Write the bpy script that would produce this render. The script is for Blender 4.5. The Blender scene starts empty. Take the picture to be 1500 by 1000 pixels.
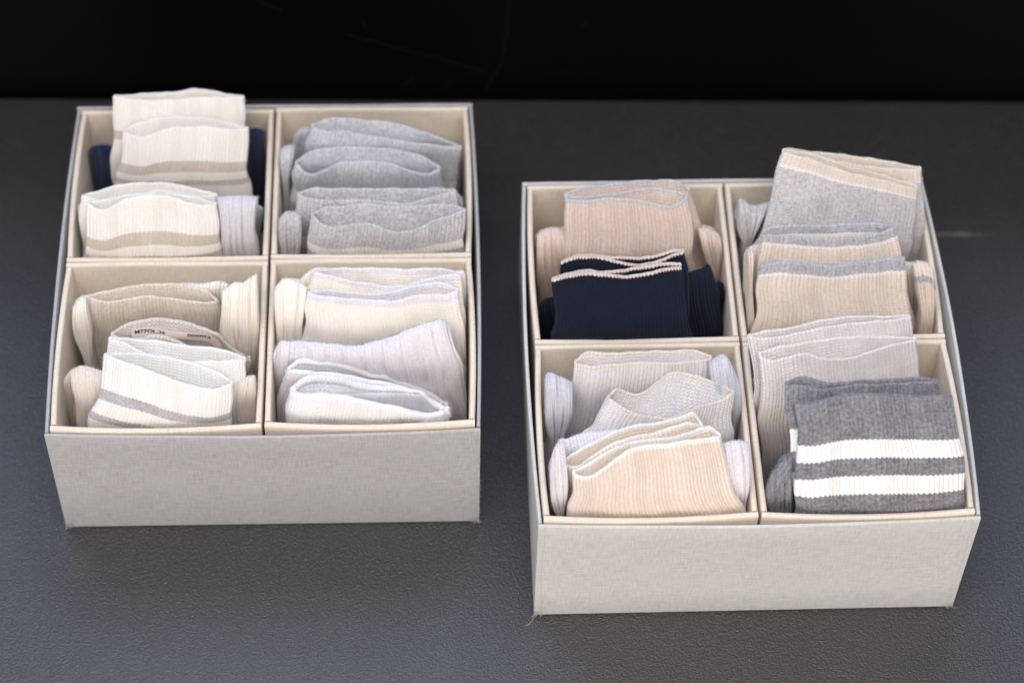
import bpy, math, random
import numpy as np
from mathutils import Matrix, Vector, Euler
random.seed(4); np.random.seed(4)
SC = bpy.context.scene
COL = SC.collection

# ------------------------------------------------------------------ camera
CAM_LOC = (0, 0, 1.52012)
CAM_X, CAM_Y, CAM_Z = (0.999512, 0.025168, 0.018479), (-0.031223, 0.805672, 0.591539), (-0.0, -0.591827, 0.806065)
CAM_LENS = 85.746
BOXES = [(-0.178313, 1.093763, 0.053594), (0.163048, 1.033439, 0.059153)]
BOX_H = 0.1204
cam_data = bpy.data.cameras.new('camera'); cam = bpy.data.objects.new('camera', cam_data); COL.objects.link(cam)
M = Matrix.Identity(4)
for r in range(3):
    M[r][0], M[r][1], M[r][2], M[r][3] = CAM_X[r], CAM_Y[r], CAM_Z[r], CAM_LOC[r]
cam.matrix_world = M
cam_data.sensor_width = 36; cam_data.lens = CAM_LENS
cam_data.clip_start = .05; cam_data.clip_end = 50
focus = Vector((.13, .985, .14)) - Vector(CAM_LOC)
cam_data.dof.use_dof = True
cam_data.dof.focus_distance = -focus.dot(Vector(CAM_Z))
cam_data.dof.aperture_fstop = 3.2
SC.camera = cam

# ------------------------------------------------------------------ light
world = bpy.data.worlds.new('World'); SC.world = world; world.use_nodes = True
bg = world.node_tree.nodes['Background']; bg.inputs[0].default_value = (1, .95, .93, 1); bg.inputs[1].default_value = .42
def area(name, loc, target, sx, sy, power, col):
    d = bpy.data.lights.new(name, 'AREA'); d.shape = 'RECTANGLE'; d.size = sx; d.size_y = sy; d.energy = power; d.color = col
    o = bpy.data.objects.new(name, d); COL.objects.link(o); o.location = loc
    o.rotation_euler = (Vector(target) - Vector(loc)).to_track_quat('-Z', 'Y').to_euler()
    return o
area('ceiling_light', (-.3, 2.5, 2.4), (0, 1.1, 0), 2.8, 1.3, 54, (.48, .65, 1))
area('shop_light', (-.1, -.05, 2.4), (0, 1.05, .05), 2.4, 1.4, 53, (.985, .96, .975))
area('window_light', (-.1, -1.3, .2), (0, 1.0, .08), 2.6, 2.2, 36, (1, .895, .855))
SC.view_settings.view_transform = 'Standard'; SC.view_settings.look = 'None'
SC.view_settings.exposure = .06; SC.view_settings.gamma = 1

# ------------------------------------------------------------------ materials
def lin(h):
    v = [int(h[i:i+2], 16)/255 for i in (0, 2, 4)]
    return tuple(c/12.92 if c <= .04045 else ((c+.055)/1.055)**2.4 for c in v) + (1,)
class NT:
    def __init__(s, name):
        s.m = bpy.data.materials.new(name); s.m.use_nodes = True; s.t = s.m.node_tree
        s.p = s.t.nodes['Principled BSDF']
    def n(s, typ, **k):
        nd = s.t.nodes.new(typ)
        for a, b in k.items(): setattr(nd, a, b)
        return nd
    def put(s, sock, v):
        if hasattr(v, 'is_linked') or isinstance(v, bpy.types.NodeSocket): s.t.links.new(v, sock)
        else: sock.default_value = v
    def math(s, op, a, b=0., c=0., clamp=False):
        nd = s.n('ShaderNodeMath', operation=op, use_clamp=clamp)
        for i, v in enumerate((a, b, c)): s.put(nd.inputs[i], v)
        return nd.outputs[0]
    def mix(s, f, a, b, mode='MIX'):
        nd = s.n('ShaderNodeMix', data_type='RGBA', blend_type=mode)
        s.put(nd.inputs[0], f); s.put(nd.inputs[6], a); s.put(nd.inputs[7], b)
        return nd.outputs[2]
    def noise(s, vec, scale, detail=2., rough=.5):
        nd = s.n('ShaderNodeTexNoise'); s.put(nd.inputs['Vector'], vec); nd.inputs['Scale'].default_value = scale
        nd.inputs['Detail'].default_value = detail; nd.inputs['Roughness'].default_value = rough
        return nd.outputs['Fac']
    def comb(s, x, y, z=0.):
        nd = s.n('ShaderNodeCombineXYZ'); s.put(nd.inputs[0], x); s.put(nd.inputs[1], y); s.put(nd.inputs[2], z); return nd.outputs[0]
    def ramp(s, v, lo, hi):
        nd = s.n('ShaderNodeMapRange'); nd.clamp = True; s.put(nd.inputs[0], v); nd.inputs[1].default_value = lo; nd.inputs[2].default_value = hi
        return nd.outputs[0]
    def uv(s):
        sp = s.n('ShaderNodeSeparateXYZ'); s.t.links.new(s.n('ShaderNodeTexCoord').outputs['UV'], sp.inputs[0]); return sp.outputs[0], sp.outputs[1]
    def bump(s, h, dist, strength=1., normal=None):
        nd = s.n('ShaderNodeBump'); s.put(nd.inputs['Height'], h); nd.inputs['Distance'].default_value = dist; nd.inputs['Strength'].default_value = strength
        if normal: s.put(nd.inputs['Normal'], normal)
        return nd.outputs[0]
    def P(s, **k):
        for a, v in k.items(): s.put(s.p.inputs[a.replace('_', ' ')], v)

YARN = {  # main tone, second tone of the twisted yarn, amount of second tone
 'white': ('f4eee4', 'e9e1d5', .5), 'bright_white': ('f0ede8', 'e6e2dc', .5), 'fluff_white': ('efedeb', 'e4e0e0', .6), 'stripe_white': ('f5f2ee', 'eae6e0', .5),
 'stripe_beige': ('d6c9ba', 'c4b5a4', .8), 'stripe_grey': ('c6c3c4', 'a5a2a6', 1.), 'navy': ('131a29', '1a2333', .7),
 'pale_grey': ('dedada', 'cbc8ca', .8), 'blue_grey': ('dcdcdd', 'abaeb5', 1.), 'grey_marl': ('d8d4d2', 'a5a2a3', 1.),
 'beige': ('e8dccd', 'd3c2af', .9), 'beige_pale': ('e8dfd3', 'd8ccbe', .8), 'greige': ('e0d7cc', 'cdc2b5', .8), 'cream': ('f7eee1', 'efe4d4', .6), 'pinkish_beige': ('e5dacf', 'd6c9bd', .8),
 'lilac': ('ebe6e7', 'd9d3d6', .9), 'pink': ('e8d3c5', 'd5bdad', .9), 'rim_grey': ('cfccc9', 'b5b2b1', .9), 'line_pale': ('f0e9e1', 'e4dbd1', .6), 'rim_pink': ('e2d3c8', 'c9b5a8', .9), 'warm_tint': ('e2d8cf', 'd2c7bd', .8),
 'light_grey': ('dcd7d4', 'b0abab', 1.), 'rim_beige': ('e6d9ca', 'd8c9b7', .9), 'beige_warm': ('ebdbcb', 'd8c5b3', .9), 'rim_grey_dark': ('c6c5c6', '9a999c', 1.),
 'pale_warm_grey': ('eae4e1', 'd6d0d0', .9), 'pale_blue': ('d8d6da', 'c0c0c7', .9), 'tan': ('ecdccb', 'deccb8', .8), 'pinkish_grey': ('e8e0dc', 'd2cac8', .9),
 'dark_grey': ('9d9c9f', '68676d', 1.), 'navy_blue': ('13233f', '1b2f50', .8)}
def yarn_colour(k, name, fac):
    a, b, amt = YARN[name]
    return k.mix(k.math('MULTIPLY', fac, amt), lin(a), lin(b))
MATS = {}
def knit(main, stripes=(), lace=False, RIBB=.4):
    key = (main, tuple(stripes), lace, RIBB)
    if key in MATS: return MATS[key]
    k = NT('knit_' + main); U, Vv = k.uv()
    # U counts wales, V is metres from the rim
    fu = k.math('MULTIPLY', k.math('ABSOLUTE', k.math('SUBTRACT', k.math('FRACT', U), .5)), 2.)
    q = .0019
    row = k.math('ADD', k.math('DIVIDE', Vv, q), k.math('MULTIPLY', fu, .55))
    st = k.math('ABSOLUTE', k.math('SINE', k.math('MULTIPLY', row, math.pi)))
    col_h = k.math('SUBTRACT', 1., k.math('POWER', fu, 3.))
    H = k.math('ADD', k.math('MULTIPLY', col_h, RIBB), k.math('MULTIPLY', k.math('MULTIPLY', col_h, st), .8))
    vec = k.comb(k.math('MULTIPLY', U, .9), k.math('MULTIPLY', Vv, 330.))
    n1 = k.noise(vec, 1.3, 3., .65)
    vec2 = k.comb(k.math('MULTIPLY', U, .16), k.math('MULTIPLY', Vv, 60.))
    n2 = k.noise(vec2, 1., 2.)
    fac = k.ramp(k.math('ADD', k.math('MULTIPLY', n1, .75), k.math('MULTIPLY', n2, .25)), .36, .64)
    c = yarn_colour(k, main, fac)
    vj = k.math('ADD', Vv, k.math('ADD', k.math('MULTIPLY', fu, .0009), k.math('MULTIPLY', k.math('SUBTRACT', n2, .5), .0012)))
    for a, b, nm in stripes:
        f1 = k.ramp(vj, a/1000 - .0004 if a else -1, a/1000 + .0004 if a else -.9)
        f2 = k.math('SUBTRACT', 1., k.ramp(vj, b/1000 - .0004, b/1000 + .0004))
        f12 = k.math('MULTIPLY', f1, f2)
        if nm == 'rim_pink': f12 = k.math('MULTIPLY', f12, k.ramp(k.math('ADD', k.math('MULTIPLY', fu, -.6), k.math('ADD', n1, k.math('MULTIPLY', st, .25))), -.22, -.1))
        c = k.mix(f12, c, yarn_colour(k, nm, fac))
    hn = k.math('ADD', H, k.math('MULTIPLY', k.noise(vec, 4., 2.), .35))
    k.P(Base_Color=c, Roughness=.95, Specular_IOR_Level=.12, Normal=k.bump(hn, .0012, .7))
    k.P(Subsurface_Weight=.3, Subsurface_Scale=.004, Subsurface_Radius=(1., .85, .7)) if main not in ('navy', 'navy_blue') else None
    k.P(Sheen_Weight=.18 if main not in ('navy', 'dark_grey') else .05, Sheen_Roughness=.5)
    MATS[key] = k.m
    return k.m
def fibre(main):
    key = ('fibre', main)
    if key not in MATS:
        k = NT('fibre_' + main); k.P(Base_Color=lin(YARN[main][0]), Roughness=.9, Specular_IOR_Level=.1); MATS[key] = k.m
    return MATS[key]
def cloth(name, a, b, c, warp=900., bumpd=.0003, slub=.5):
    k = NT(name); U, Vv = k.uv()
    h1 = k.noise(k.comb(k.math('MULTIPLY', U, 75.), k.math('MULTIPLY', Vv, 900.)), 1., 2., .6)
    h2 = k.noise(k.comb(k.math('MULTIPLY', U, 900.), k.math('MULTIPLY', Vv, 90.)), 1., 2., .6)
    big = k.noise(k.comb(U, Vv), 26., 3.)
    f = k.ramp(k.math('ADD', k.math('MULTIPLY', h1, .55), k.math('MULTIPLY', h2, .45)), .38, .62)
    col = k.mix(f, lin(a), lin(b))
    col = k.mix(k.math('MULTIPLY', k.ramp(big, .42, .7), slub), col, lin(c))
    wv = k.math('MULTIPLY', k.math('SINE', k.math('MULTIPLY', U, warp*2*math.pi)), k.math('SINE', k.math('MULTIPLY', Vv, warp*2*math.pi)))
    hh = k.math('ADD', k.math('MULTIPLY', wv, .35), k.math('ADD', h1, h2))
    k.P(Base_Color=col, Roughness=.9, Specular_IOR_Level=.2, Normal=k.bump(hh, bumpd, .7))
    return k.m
M_LINEN = cloth('grey_linen', 'b3b3b3', '9c9b9a', 'adadac', 800.)
M_LINEN_PALE = cloth('pale_linen', 'cccdc9', 'b6b5b1', 'c6c6c2', 800.)
M_TRAY = cloth('cream_cloth', 'e2d5c3', 'd0c2ae', 'ddd0be', 900., .0002, .4)
def table_mat():
    k = NT('dark_table'); pos = k.n('ShaderNodeTexCoord').outputs['Object']
    n1 = k.noise(pos, 800., 2., .6); n2 = k.noise(pos, 420., 2.); n3 = k.noise(pos, 7., 3.)
    c = k.mix(k.ramp(n3, .35, .65), lin('211e1f'), lin('262324'))
    def spot(x, y, rx, ry):
        sp = k.n('ShaderNodeSeparateXYZ'); k.put(sp.inputs[0], pos)
        dx = k.math('DIVIDE', k.math('SUBTRACT', sp.outputs[0], x), rx); dy = k.math('DIVIDE', k.math('SUBTRACT', sp.outputs[1], y), ry)
        d = k.math('SQRT', k.math('ADD', k.math('MULTIPLY', dx, dx), k.math('MULTIPLY', dy, dy)))
        d = k.math('ADD', d, k.math('MULTIPLY', k.math('SUBTRACT', k.noise(pos, 60., 3.), .5), 1.6))
        return k.math('SUBTRACT', 1., k.ramp(d, .45, 1.1))
    for x, y, rx, ry in STAINS: c = k.mix(k.math('MULTIPLY', spot(x, y, rx, ry), .5), c, lin('262322'))
    for x, y, rx, ry in SCUFFS: c = k.mix(k.math('MULTIPLY', spot(x, y, rx, ry), .6), c, lin('5c5a59'))
    hh = k.math('ADD', n1, k.math('MULTIPLY', n2, .7))
    k.P(Base_Color=c, Roughness=k.math('ADD', .26, k.math('MULTIPLY', n1, .16)), Specular_IOR_Level=1., Normal=k.bump(hh, .0010, .85))
    return k.m
def wall_mat():
    k = NT('black_panel'); pos = k.n('ShaderNodeTexCoord').outputs['Object']
    k.P(Base_Color=lin('050507'), Roughness=k.math('ADD', .4, k.math('MULTIPLY', k.noise(pos, 9., 3.), .2)), Specular_IOR_Level=.12)
    return k.m

# ------------------------------------------------------------------ mesh helpers
def build(name, V, F, mat, parent=None, uv=None, smooth=True):
    me = bpy.data.meshes.new(name); V = np.asarray(V, dtype=np.float32)
    if isinstance(F, np.ndarray):
        me.vertices.add(len(V)); me.vertices.foreach_set('co', V.ravel())
        n = len(F); kk = F.shape[1]
        me.loops.add(n*kk); me.loops.foreach_set('vertex_index', F.astype(np.int32).ravel())
        me.polygons.add(n); me.polygons.foreach_set('loop_start', np.arange(0, n*kk, kk, dtype=np.int32))
        me.polygons.foreach_set('loop_total', np.full(n, kk, dtype=np.int32))
        me.update(calc_edges=True)
    else:
        me.from_pydata([tuple(v) for v in V], [], F)
    if uv is not None:
        l = me.uv_layers.new(name='UVMap'); l.data.foreach_set('uv', np.asarray(uv, dtype=np.float32).ravel())
    me.polygons.foreach_set('use_smooth', np.full(len(me.polygons), smooth)); me.materials.append(mat); me.update()
    o = bpy.data.objects.new(name, me); COL.objects.link(o)
    if parent: o.parent = parent
    return o
def thing(name, label, cat, loc, rz=0., group=None):
    o = bpy.data.objects.new(name, None); COL.objects.link(o); o.location = loc; o.rotation_euler = (0, 0, rz); o.empty_display_size = .05
    o['label'] = label; o['category'] = cat
    if group: o['group'] = group
    return o
def grid_mesh(G, UV, closed_u=False):
    """G rows x cols x 3 -> verts, quads, loop uvs (closed in columns if asked; UV has one more column then)"""
    R, Cn = G.shape[:2]; nc = Cn if closed_u else Cn-1
    i, j = np.meshgrid(np.arange(R-1), np.arange(nc), indexing='ij'); j2 = (j+1) % Cn
    F = np.stack([i*Cn+j, i*Cn+j2, (i+1)*Cn+j2, (i+1)*Cn+j], -1).reshape(-1, 4)
    L = np.stack([UV[i, j], UV[i, j+1], UV[i+1, j+1], UV[i+1, j]], 2).reshape(-1, 2)
    return G.reshape(-1, 3), F, L
def wall(name, pts, z0, z1, t, mat, parent, top_noise=0.):
    """upright board along the outer line pts (x, y); thickness t to the left of the direction of travel, rounded upper edge"""
    P = np.array(pts, float); d = np.gradient(P, axis=0); d /= np.linalg.norm(d, axis=1)[:, None]
    N = np.stack([-d[:, 1], d[:, 0]], 1)
    cs = [(0, 0.)] + [(0, h) for h in np.linspace(0, 1, 7)[1:-1]]
    prof = [(0., z0 + (z1 - t*.45 - z0)*h) for _, h in cs] + [(t*.5*(1-math.cos(a)), z1 - t*.45 + t*.45*math.sin(a)) for a in np.linspace(0, math.pi, 7)] + [(t, z0)]
    prof = np.array(prof); n = len(prof); R = len(P)
    s = np.concatenate([[0], np.cumsum(np.linalg.norm(np.diff(P, axis=0), axis=1))])
    wob = top_noise*np.sin(s*31+P[0, 0]*50)*np.sin(s*13+1)
    G = np.zeros((R, n, 3))
    hz = (prof[:, 1]-z0)/(z1-z0)
    straight = P[0] + (P[-1]-P[0])*np.linspace(0, 1, R)[:, None]
    hb = np.clip(hz, 0, 1)[None, :, None]**1.3          # bows towards the open top, stays straight at the floor
    G[:, :, :2] = straight[:, None]*(1-hb) + P[:, None]*hb + N[:, None]*prof[None, :, :1]
    G[:, :, 2] = prof[None, :, 1] + wob[:, None]*hz[None]
    pl = np.concatenate([[0], np.cumsum(np.linalg.norm(np.diff(prof, axis=0), axis=1))])
    UV = np.stack(np.meshgrid(s, pl, indexing='ij'), -1)
    V, F, L = grid_mesh(G, UV)
    V = list(map(tuple, V)); F = [tuple(f) for f in F]; L = list(map(tuple, L))
    def extra(ids, lf):
        b = len(V)
        for q in ids: V.append(V[q])
        F.append(tuple(range(b, b+len(ids)))); L.extend(lf(V[q]) for q in ids); flat.append(len(F)-1)
    flat = []
    for r, rev in ((0, True), (R-1, False)):          # end caps
        idx = [r*n+k for k in range(n)]
        extra(idx[::-1] if rev else idx, lambda v: (v[0]+v[1], v[2]))
    for r in range(R-1): extra((r*n, r*n+n-1, (r+1)*n+n-1, (r+1)*n), lambda v: (v[0], v[1]))
    o = build(name, V, F, mat, parent, L)
    for q in flat: o.data.polygons[q].use_smooth = False
    return o
def slab(name, x0, x1, y0, y1, z0, z1, mat, parent=None, bev=0.):
    xs = [(x0, y0), (x1, y0), (x1, y1), (x0, y1)]
    ring = lambda b, z: [(x0+b, y0+b, z), (x1-b, y0+b, z), (x1-b, y1-b, z), (x0+b, y1-b, z)]
    if bev:
        V = ring(bev, z0) + ring(0, z0+bev) + ring(0, z1-bev) + ring(bev*.3, z1-bev*.3) + ring(bev, z1); k = 5
    else: V = ring(0, z0) + ring(0, z1); k = 2
    F = [(3, 2, 1, 0)] + [(r*4+i, r*4+(i+1) % 4, r*4+4+(i+1) % 4, r*4+4+i) for r in range(k-1) for i in range(4)] + [tuple(4*(k-1)+i for i in range(4))]
    uv = [(V[v][0], V[v][1] + V[v][2]) for f in F for v in f]
    return build(name, V, F, mat, parent, uv, smooth=False)
def tube(pts, r, seg=5):
    P = np.array(pts, float); d = np.gradient(P, axis=0); d /= np.linalg.norm(d, axis=1)[:, None] + 1e-9
    a = np.cross(d, [.3, .2, 1.]); a /= np.linalg.norm(a, axis=1)[:, None] + 1e-9; b = np.cross(d, a)
    th = np.arange(seg)*2*math.pi/seg
    rr = np.linspace(1, .6, len(P))*r
    G = P[:, None] + rr[:, None, None]*(a[:, None]*np.cos(th)[None, :, None] + b[:, None]*np.sin(th)[None, :, None])
    return grid_mesh(G, np.zeros((len(P), seg+1, 2)), True)
def join(parts):
    V, F, L, o = [], [], [], 0
    for v, f, l in parts: V.append(v); F.append(f+o); L.append(l); o += len(v)
    return np.concatenate(V), np.concatenate(F), np.concatenate(L)

# ------------------------------------------------------------------ setting
STAINS = [(-.2294, .8839, .011, .007), (-.1877, .8793, .010, .006), (-.2617, .8655, .007, .004)]
SCUFFS = [(.406, 1.2224, .007, .0034), (.388, 1.2222, .022, .0022), (.412, 1.2215, .018, .0014)]
SCRATCHES = [[(-.092, .0689), (-.0508, .053), (-.0118, .0385), (.022, .0246)], [(.0403, .109), (.0398, .0736), (.0349, .033), (.0234, .002)],
 [(-.1614, .1078), (-.1509, .1017), (-.142, .0955)], [(-.0474, .003), (-.0421, .0096), (-.0368, .0202)], [(-.0131, .003), (-.0063, .012)],
 [(.099, .0779), (.1054, .0827)], [(.0875, .0258), (.0922, .0225)], [(-.0777, .0864), (-.0747, .0753)]]
table = slab('table_top', -1.3, 1.3, .79, 1.366, -.04, 0, table_mat(), None, .003); table['kind'] = 'structure'
kf = NT('floor_paint'); kf.P(Base_Color=lin('4a4846'), Roughness=.7)
floor = slab('floor', -3.5, 3.5, -3.5, 3.5, -1.2, -1.12, kf.m); floor['kind'] = 'structure'
back = slab('backdrop', -1.6, 1.6, 1.374, 1.40, -.7, .42, wall_mat()); back['kind'] = 'structure'
for ln in SCRATCHES:
    P = [np.array(p) for p in ln]; V_ = []; F_ = []
    for q, p in enumerate(P):
        d = P[min(q+1, len(P)-1)] - P[max(q-1, 0)]; d = d/np.linalg.norm(d); nn = np.array([-d[1], d[0]])*.00022
        for y in (1.3738, 1.37405): V_ += [(p[0]-nn[0], y, p[1]-nn[1]), (p[0]+nn[0], y, p[1]+nn[1])]
        if q: b = 4*q; F_ += [(b-4, b-3, b+1, b), (b-4, b, b+2, b-2), (b-3, b-1, b+3, b+1)]
    if 'M_SCR' not in globals():
        kk = NT('scratch_paint'); kk.P(Base_Color=lin('19191b'), Roughness=.7); M_SCR = kk.m
    build('scratch', V_, F_, M_SCR, back, smooth=False)
table.rotation_euler = (0, 0, math.radians(2.15)); back.rotation_euler = (0, 0, math.radians(2.15))

# ------------------------------------------------------------------ boxes
H = BOX_H; HR = round(H, 4) + .002
def bow(p, q, b, n=14):
    """line p..q bowed by b to the right of the direction of travel (outwards for a loop run counter-clockwise)"""
    p, q = np.array(p, float), np.array(q, float); d = (q-p)/np.linalg.norm(q-p); nrm = np.array([d[1], -d[0]])
    t = np.linspace(0, 1, n)[:, None]
    return p + (q-p)*t + nrm*b*(1-(2*t-1)**2)
BOXSPEC = [dict(label='grey linen-covered storage box with four cream compartments, the left one with frayed front corners', mat=M_LINEN, bows=(.0045, .003, .001, .003)),
           dict(label='pale grey linen-covered storage box with four cream compartments, the right one nearer the front', mat=M_LINEN_PALE, bows=(.0042, .005, .001, .004))]
TRAYLABEL = {(0, 1, 0): 'cream back-left compartment box of the left storage box, holding white striped socks',
 (0, 1, 1): 'cream back-right compartment box of the left storage box, holding blue-grey and grey socks',
 (0, 0, 0): 'cream front-left compartment box of the left storage box, holding beige and white socks',
 (0, 0, 1): 'cream front-right compartment box of the left storage box, holding cream and lilac socks',
 (1, 1, 0): 'cream back-left compartment box of the right storage box, holding pink and navy socks',
 (1, 1, 1): 'cream back-right compartment box of the right storage box, holding grey and sandy socks',
 (1, 0, 0): 'cream front-left compartment box of the right storage box, holding pale grey and tan socks',
 (1, 0, 1): 'cream front-right compartment box of the right storage box, holding pinkish-grey and dark grey socks'}
W2 = .1505
for bi, (bx, by, ba) in enumerate(BOXES):
    sp = BOXSPEC[bi]; mt = sp['mat']
    b = thing('storage_box', sp['label'], 'storage box', (bx, by, 0), ba, 'linen storage boxes full of socks')
    t = .0026; e = .0002; f, r_, k_, l_ = sp['bows']
    wall('front_panel', bow((-W2, -W2), (W2, -W2), f), .0012, H-.0005, t, mt, b, .0006)
    wall('back_panel', bow((W2, W2), (-W2, W2), k_), .0012, H+.001, t, mt, b, .0006)
    wall('side_panel', bow((W2, -W2+t+e), (W2, W2-t-e), r_), .0012, H, t, mt, b, .0007)
    wall('side_panel', bow((-W2, W2-t-e), (-W2, -W2+t+e), l_), .0012, H, t, mt, b, .0007)
    slab('base_panel', -W2+t+.001, W2-t-.001, -W2+t+.001, W2-t-.001, .0008, .0028, mt, b)
    for row in (0, 1):
        for cl in (0, 1):
            x0, x1 = (-.1468, -.0011) if cl == 0 else (.0011, .1468)
            y0, y1 = (-.1470, -.0004) if row == 0 else (.0004, .1470)
            tr = thing('compartment_box', TRAYLABEL[(bi, row, cl)], 'compartment', (0, 0, 0), ba, 'cream compartment boxes')
            cx, cy = (x0+x1)/2, (y0+y1)/2
            tr.location = (bx + cx*math.cos(ba) - cy*math.sin(ba), by + cx*math.sin(ba) + cy*math.cos(ba), .0032)
            hx, hy = (x1-x0)/2, (y1-y0)/2; tt = .0042; z1 = HR - .0032 + .0006*((bi*7+row*3+cl*5) % 3 - 1)
            bo = .0030 if row == 0 else .0003
            wall('front_panel', bow((-hx, -hy), (hx, -hy), bo, 10), .0002, z1, tt, M_TRAY, tr, .0005)
            wall('back_panel', bow((hx, hy), (-hx, hy), .0003, 10), .0002, z1, tt, M_TRAY, tr, .0005)
            wall('side_panel', bow((hx, -hy+tt+e), (hx, hy-tt-e), .002 if cl else .0002, 10), .0002, z1-.0002, tt, M_TRAY, tr, .0005)
            wall('side_panel', bow((-hx, hy-tt-e), (-hx, -hy+tt+e), .002 if not cl else .0002, 10), .0002, z1-.0002, tt, M_TRAY, tr, .0005)
            slab('base_panel', -hx+tt+.0008, hx-tt-.0008, -hy+tt+.0008, hy-tt-.0008, .0003, .002, M_TRAY, tr)
    for sx in ((-1, 1) if bi == 1 else ()):
        zz = np.linspace(.003, H-.003, 12); pts = [(sx*(W2-.0042-.0006*math.sin(z*60+bi)), -W2-.0001-f*(z/H)**1.3*(1-(1-.0042/W2)**2), z) for z in zz]
        v, ff, ll = tube(pts, .0003, 6); build('seam', v, ff, mt, b, ll)
    # frayed cloth edges down the front corners
    rng = random.Random(3+bi); th = []
    for side, n in ((1, 30 if bi == 0 else 0), (-1, 2 if bi == 0 else 0)):
        for q in range(n):
            z = .002 + rng.random()**1.6*(.085 if bi == 0 else .02); x = side*(W2-.0005-rng.random()*.002); y = -W2-.0004
            ln = (.0012+rng.random()*.002)*(1 if bi == 0 else .6)
            th.append(tube([(x, y, z), (x+side*ln*.5, y-.0006-rng.random()*.001, z-ln*.25), (x+side*ln*.8, y-.001, z-ln*(.5+rng.random()*.4))], .00016, 4))
        for q in range(8):
            x = side*(W2-rng.random()*.006); ln = .004+rng.random()*.005; y = -W2-.0006
            th.append(tube([(x, y, .006), (x+side*.0008*rng.random(), y-.001, .003), (x+side*.002*rng.random()+rng.uniform(-.001, .001), y-.002*rng.random(), max(.0005, .006-ln))], .00022, 4))
    if bi == 1: th.append(tube([(-W2, -W2-.0005, .004), (-W2-.001, -W2-.004, .001), (-W2-.004, -W2-.008, .0006), (-W2-.0065, -W2-.0085, .0008)], .0002, 4))
    v, ff, ll = join(th); o = build('frayed_thread', v, ff, mt, b, ll); o['kind'] = 'stuff'

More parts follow.
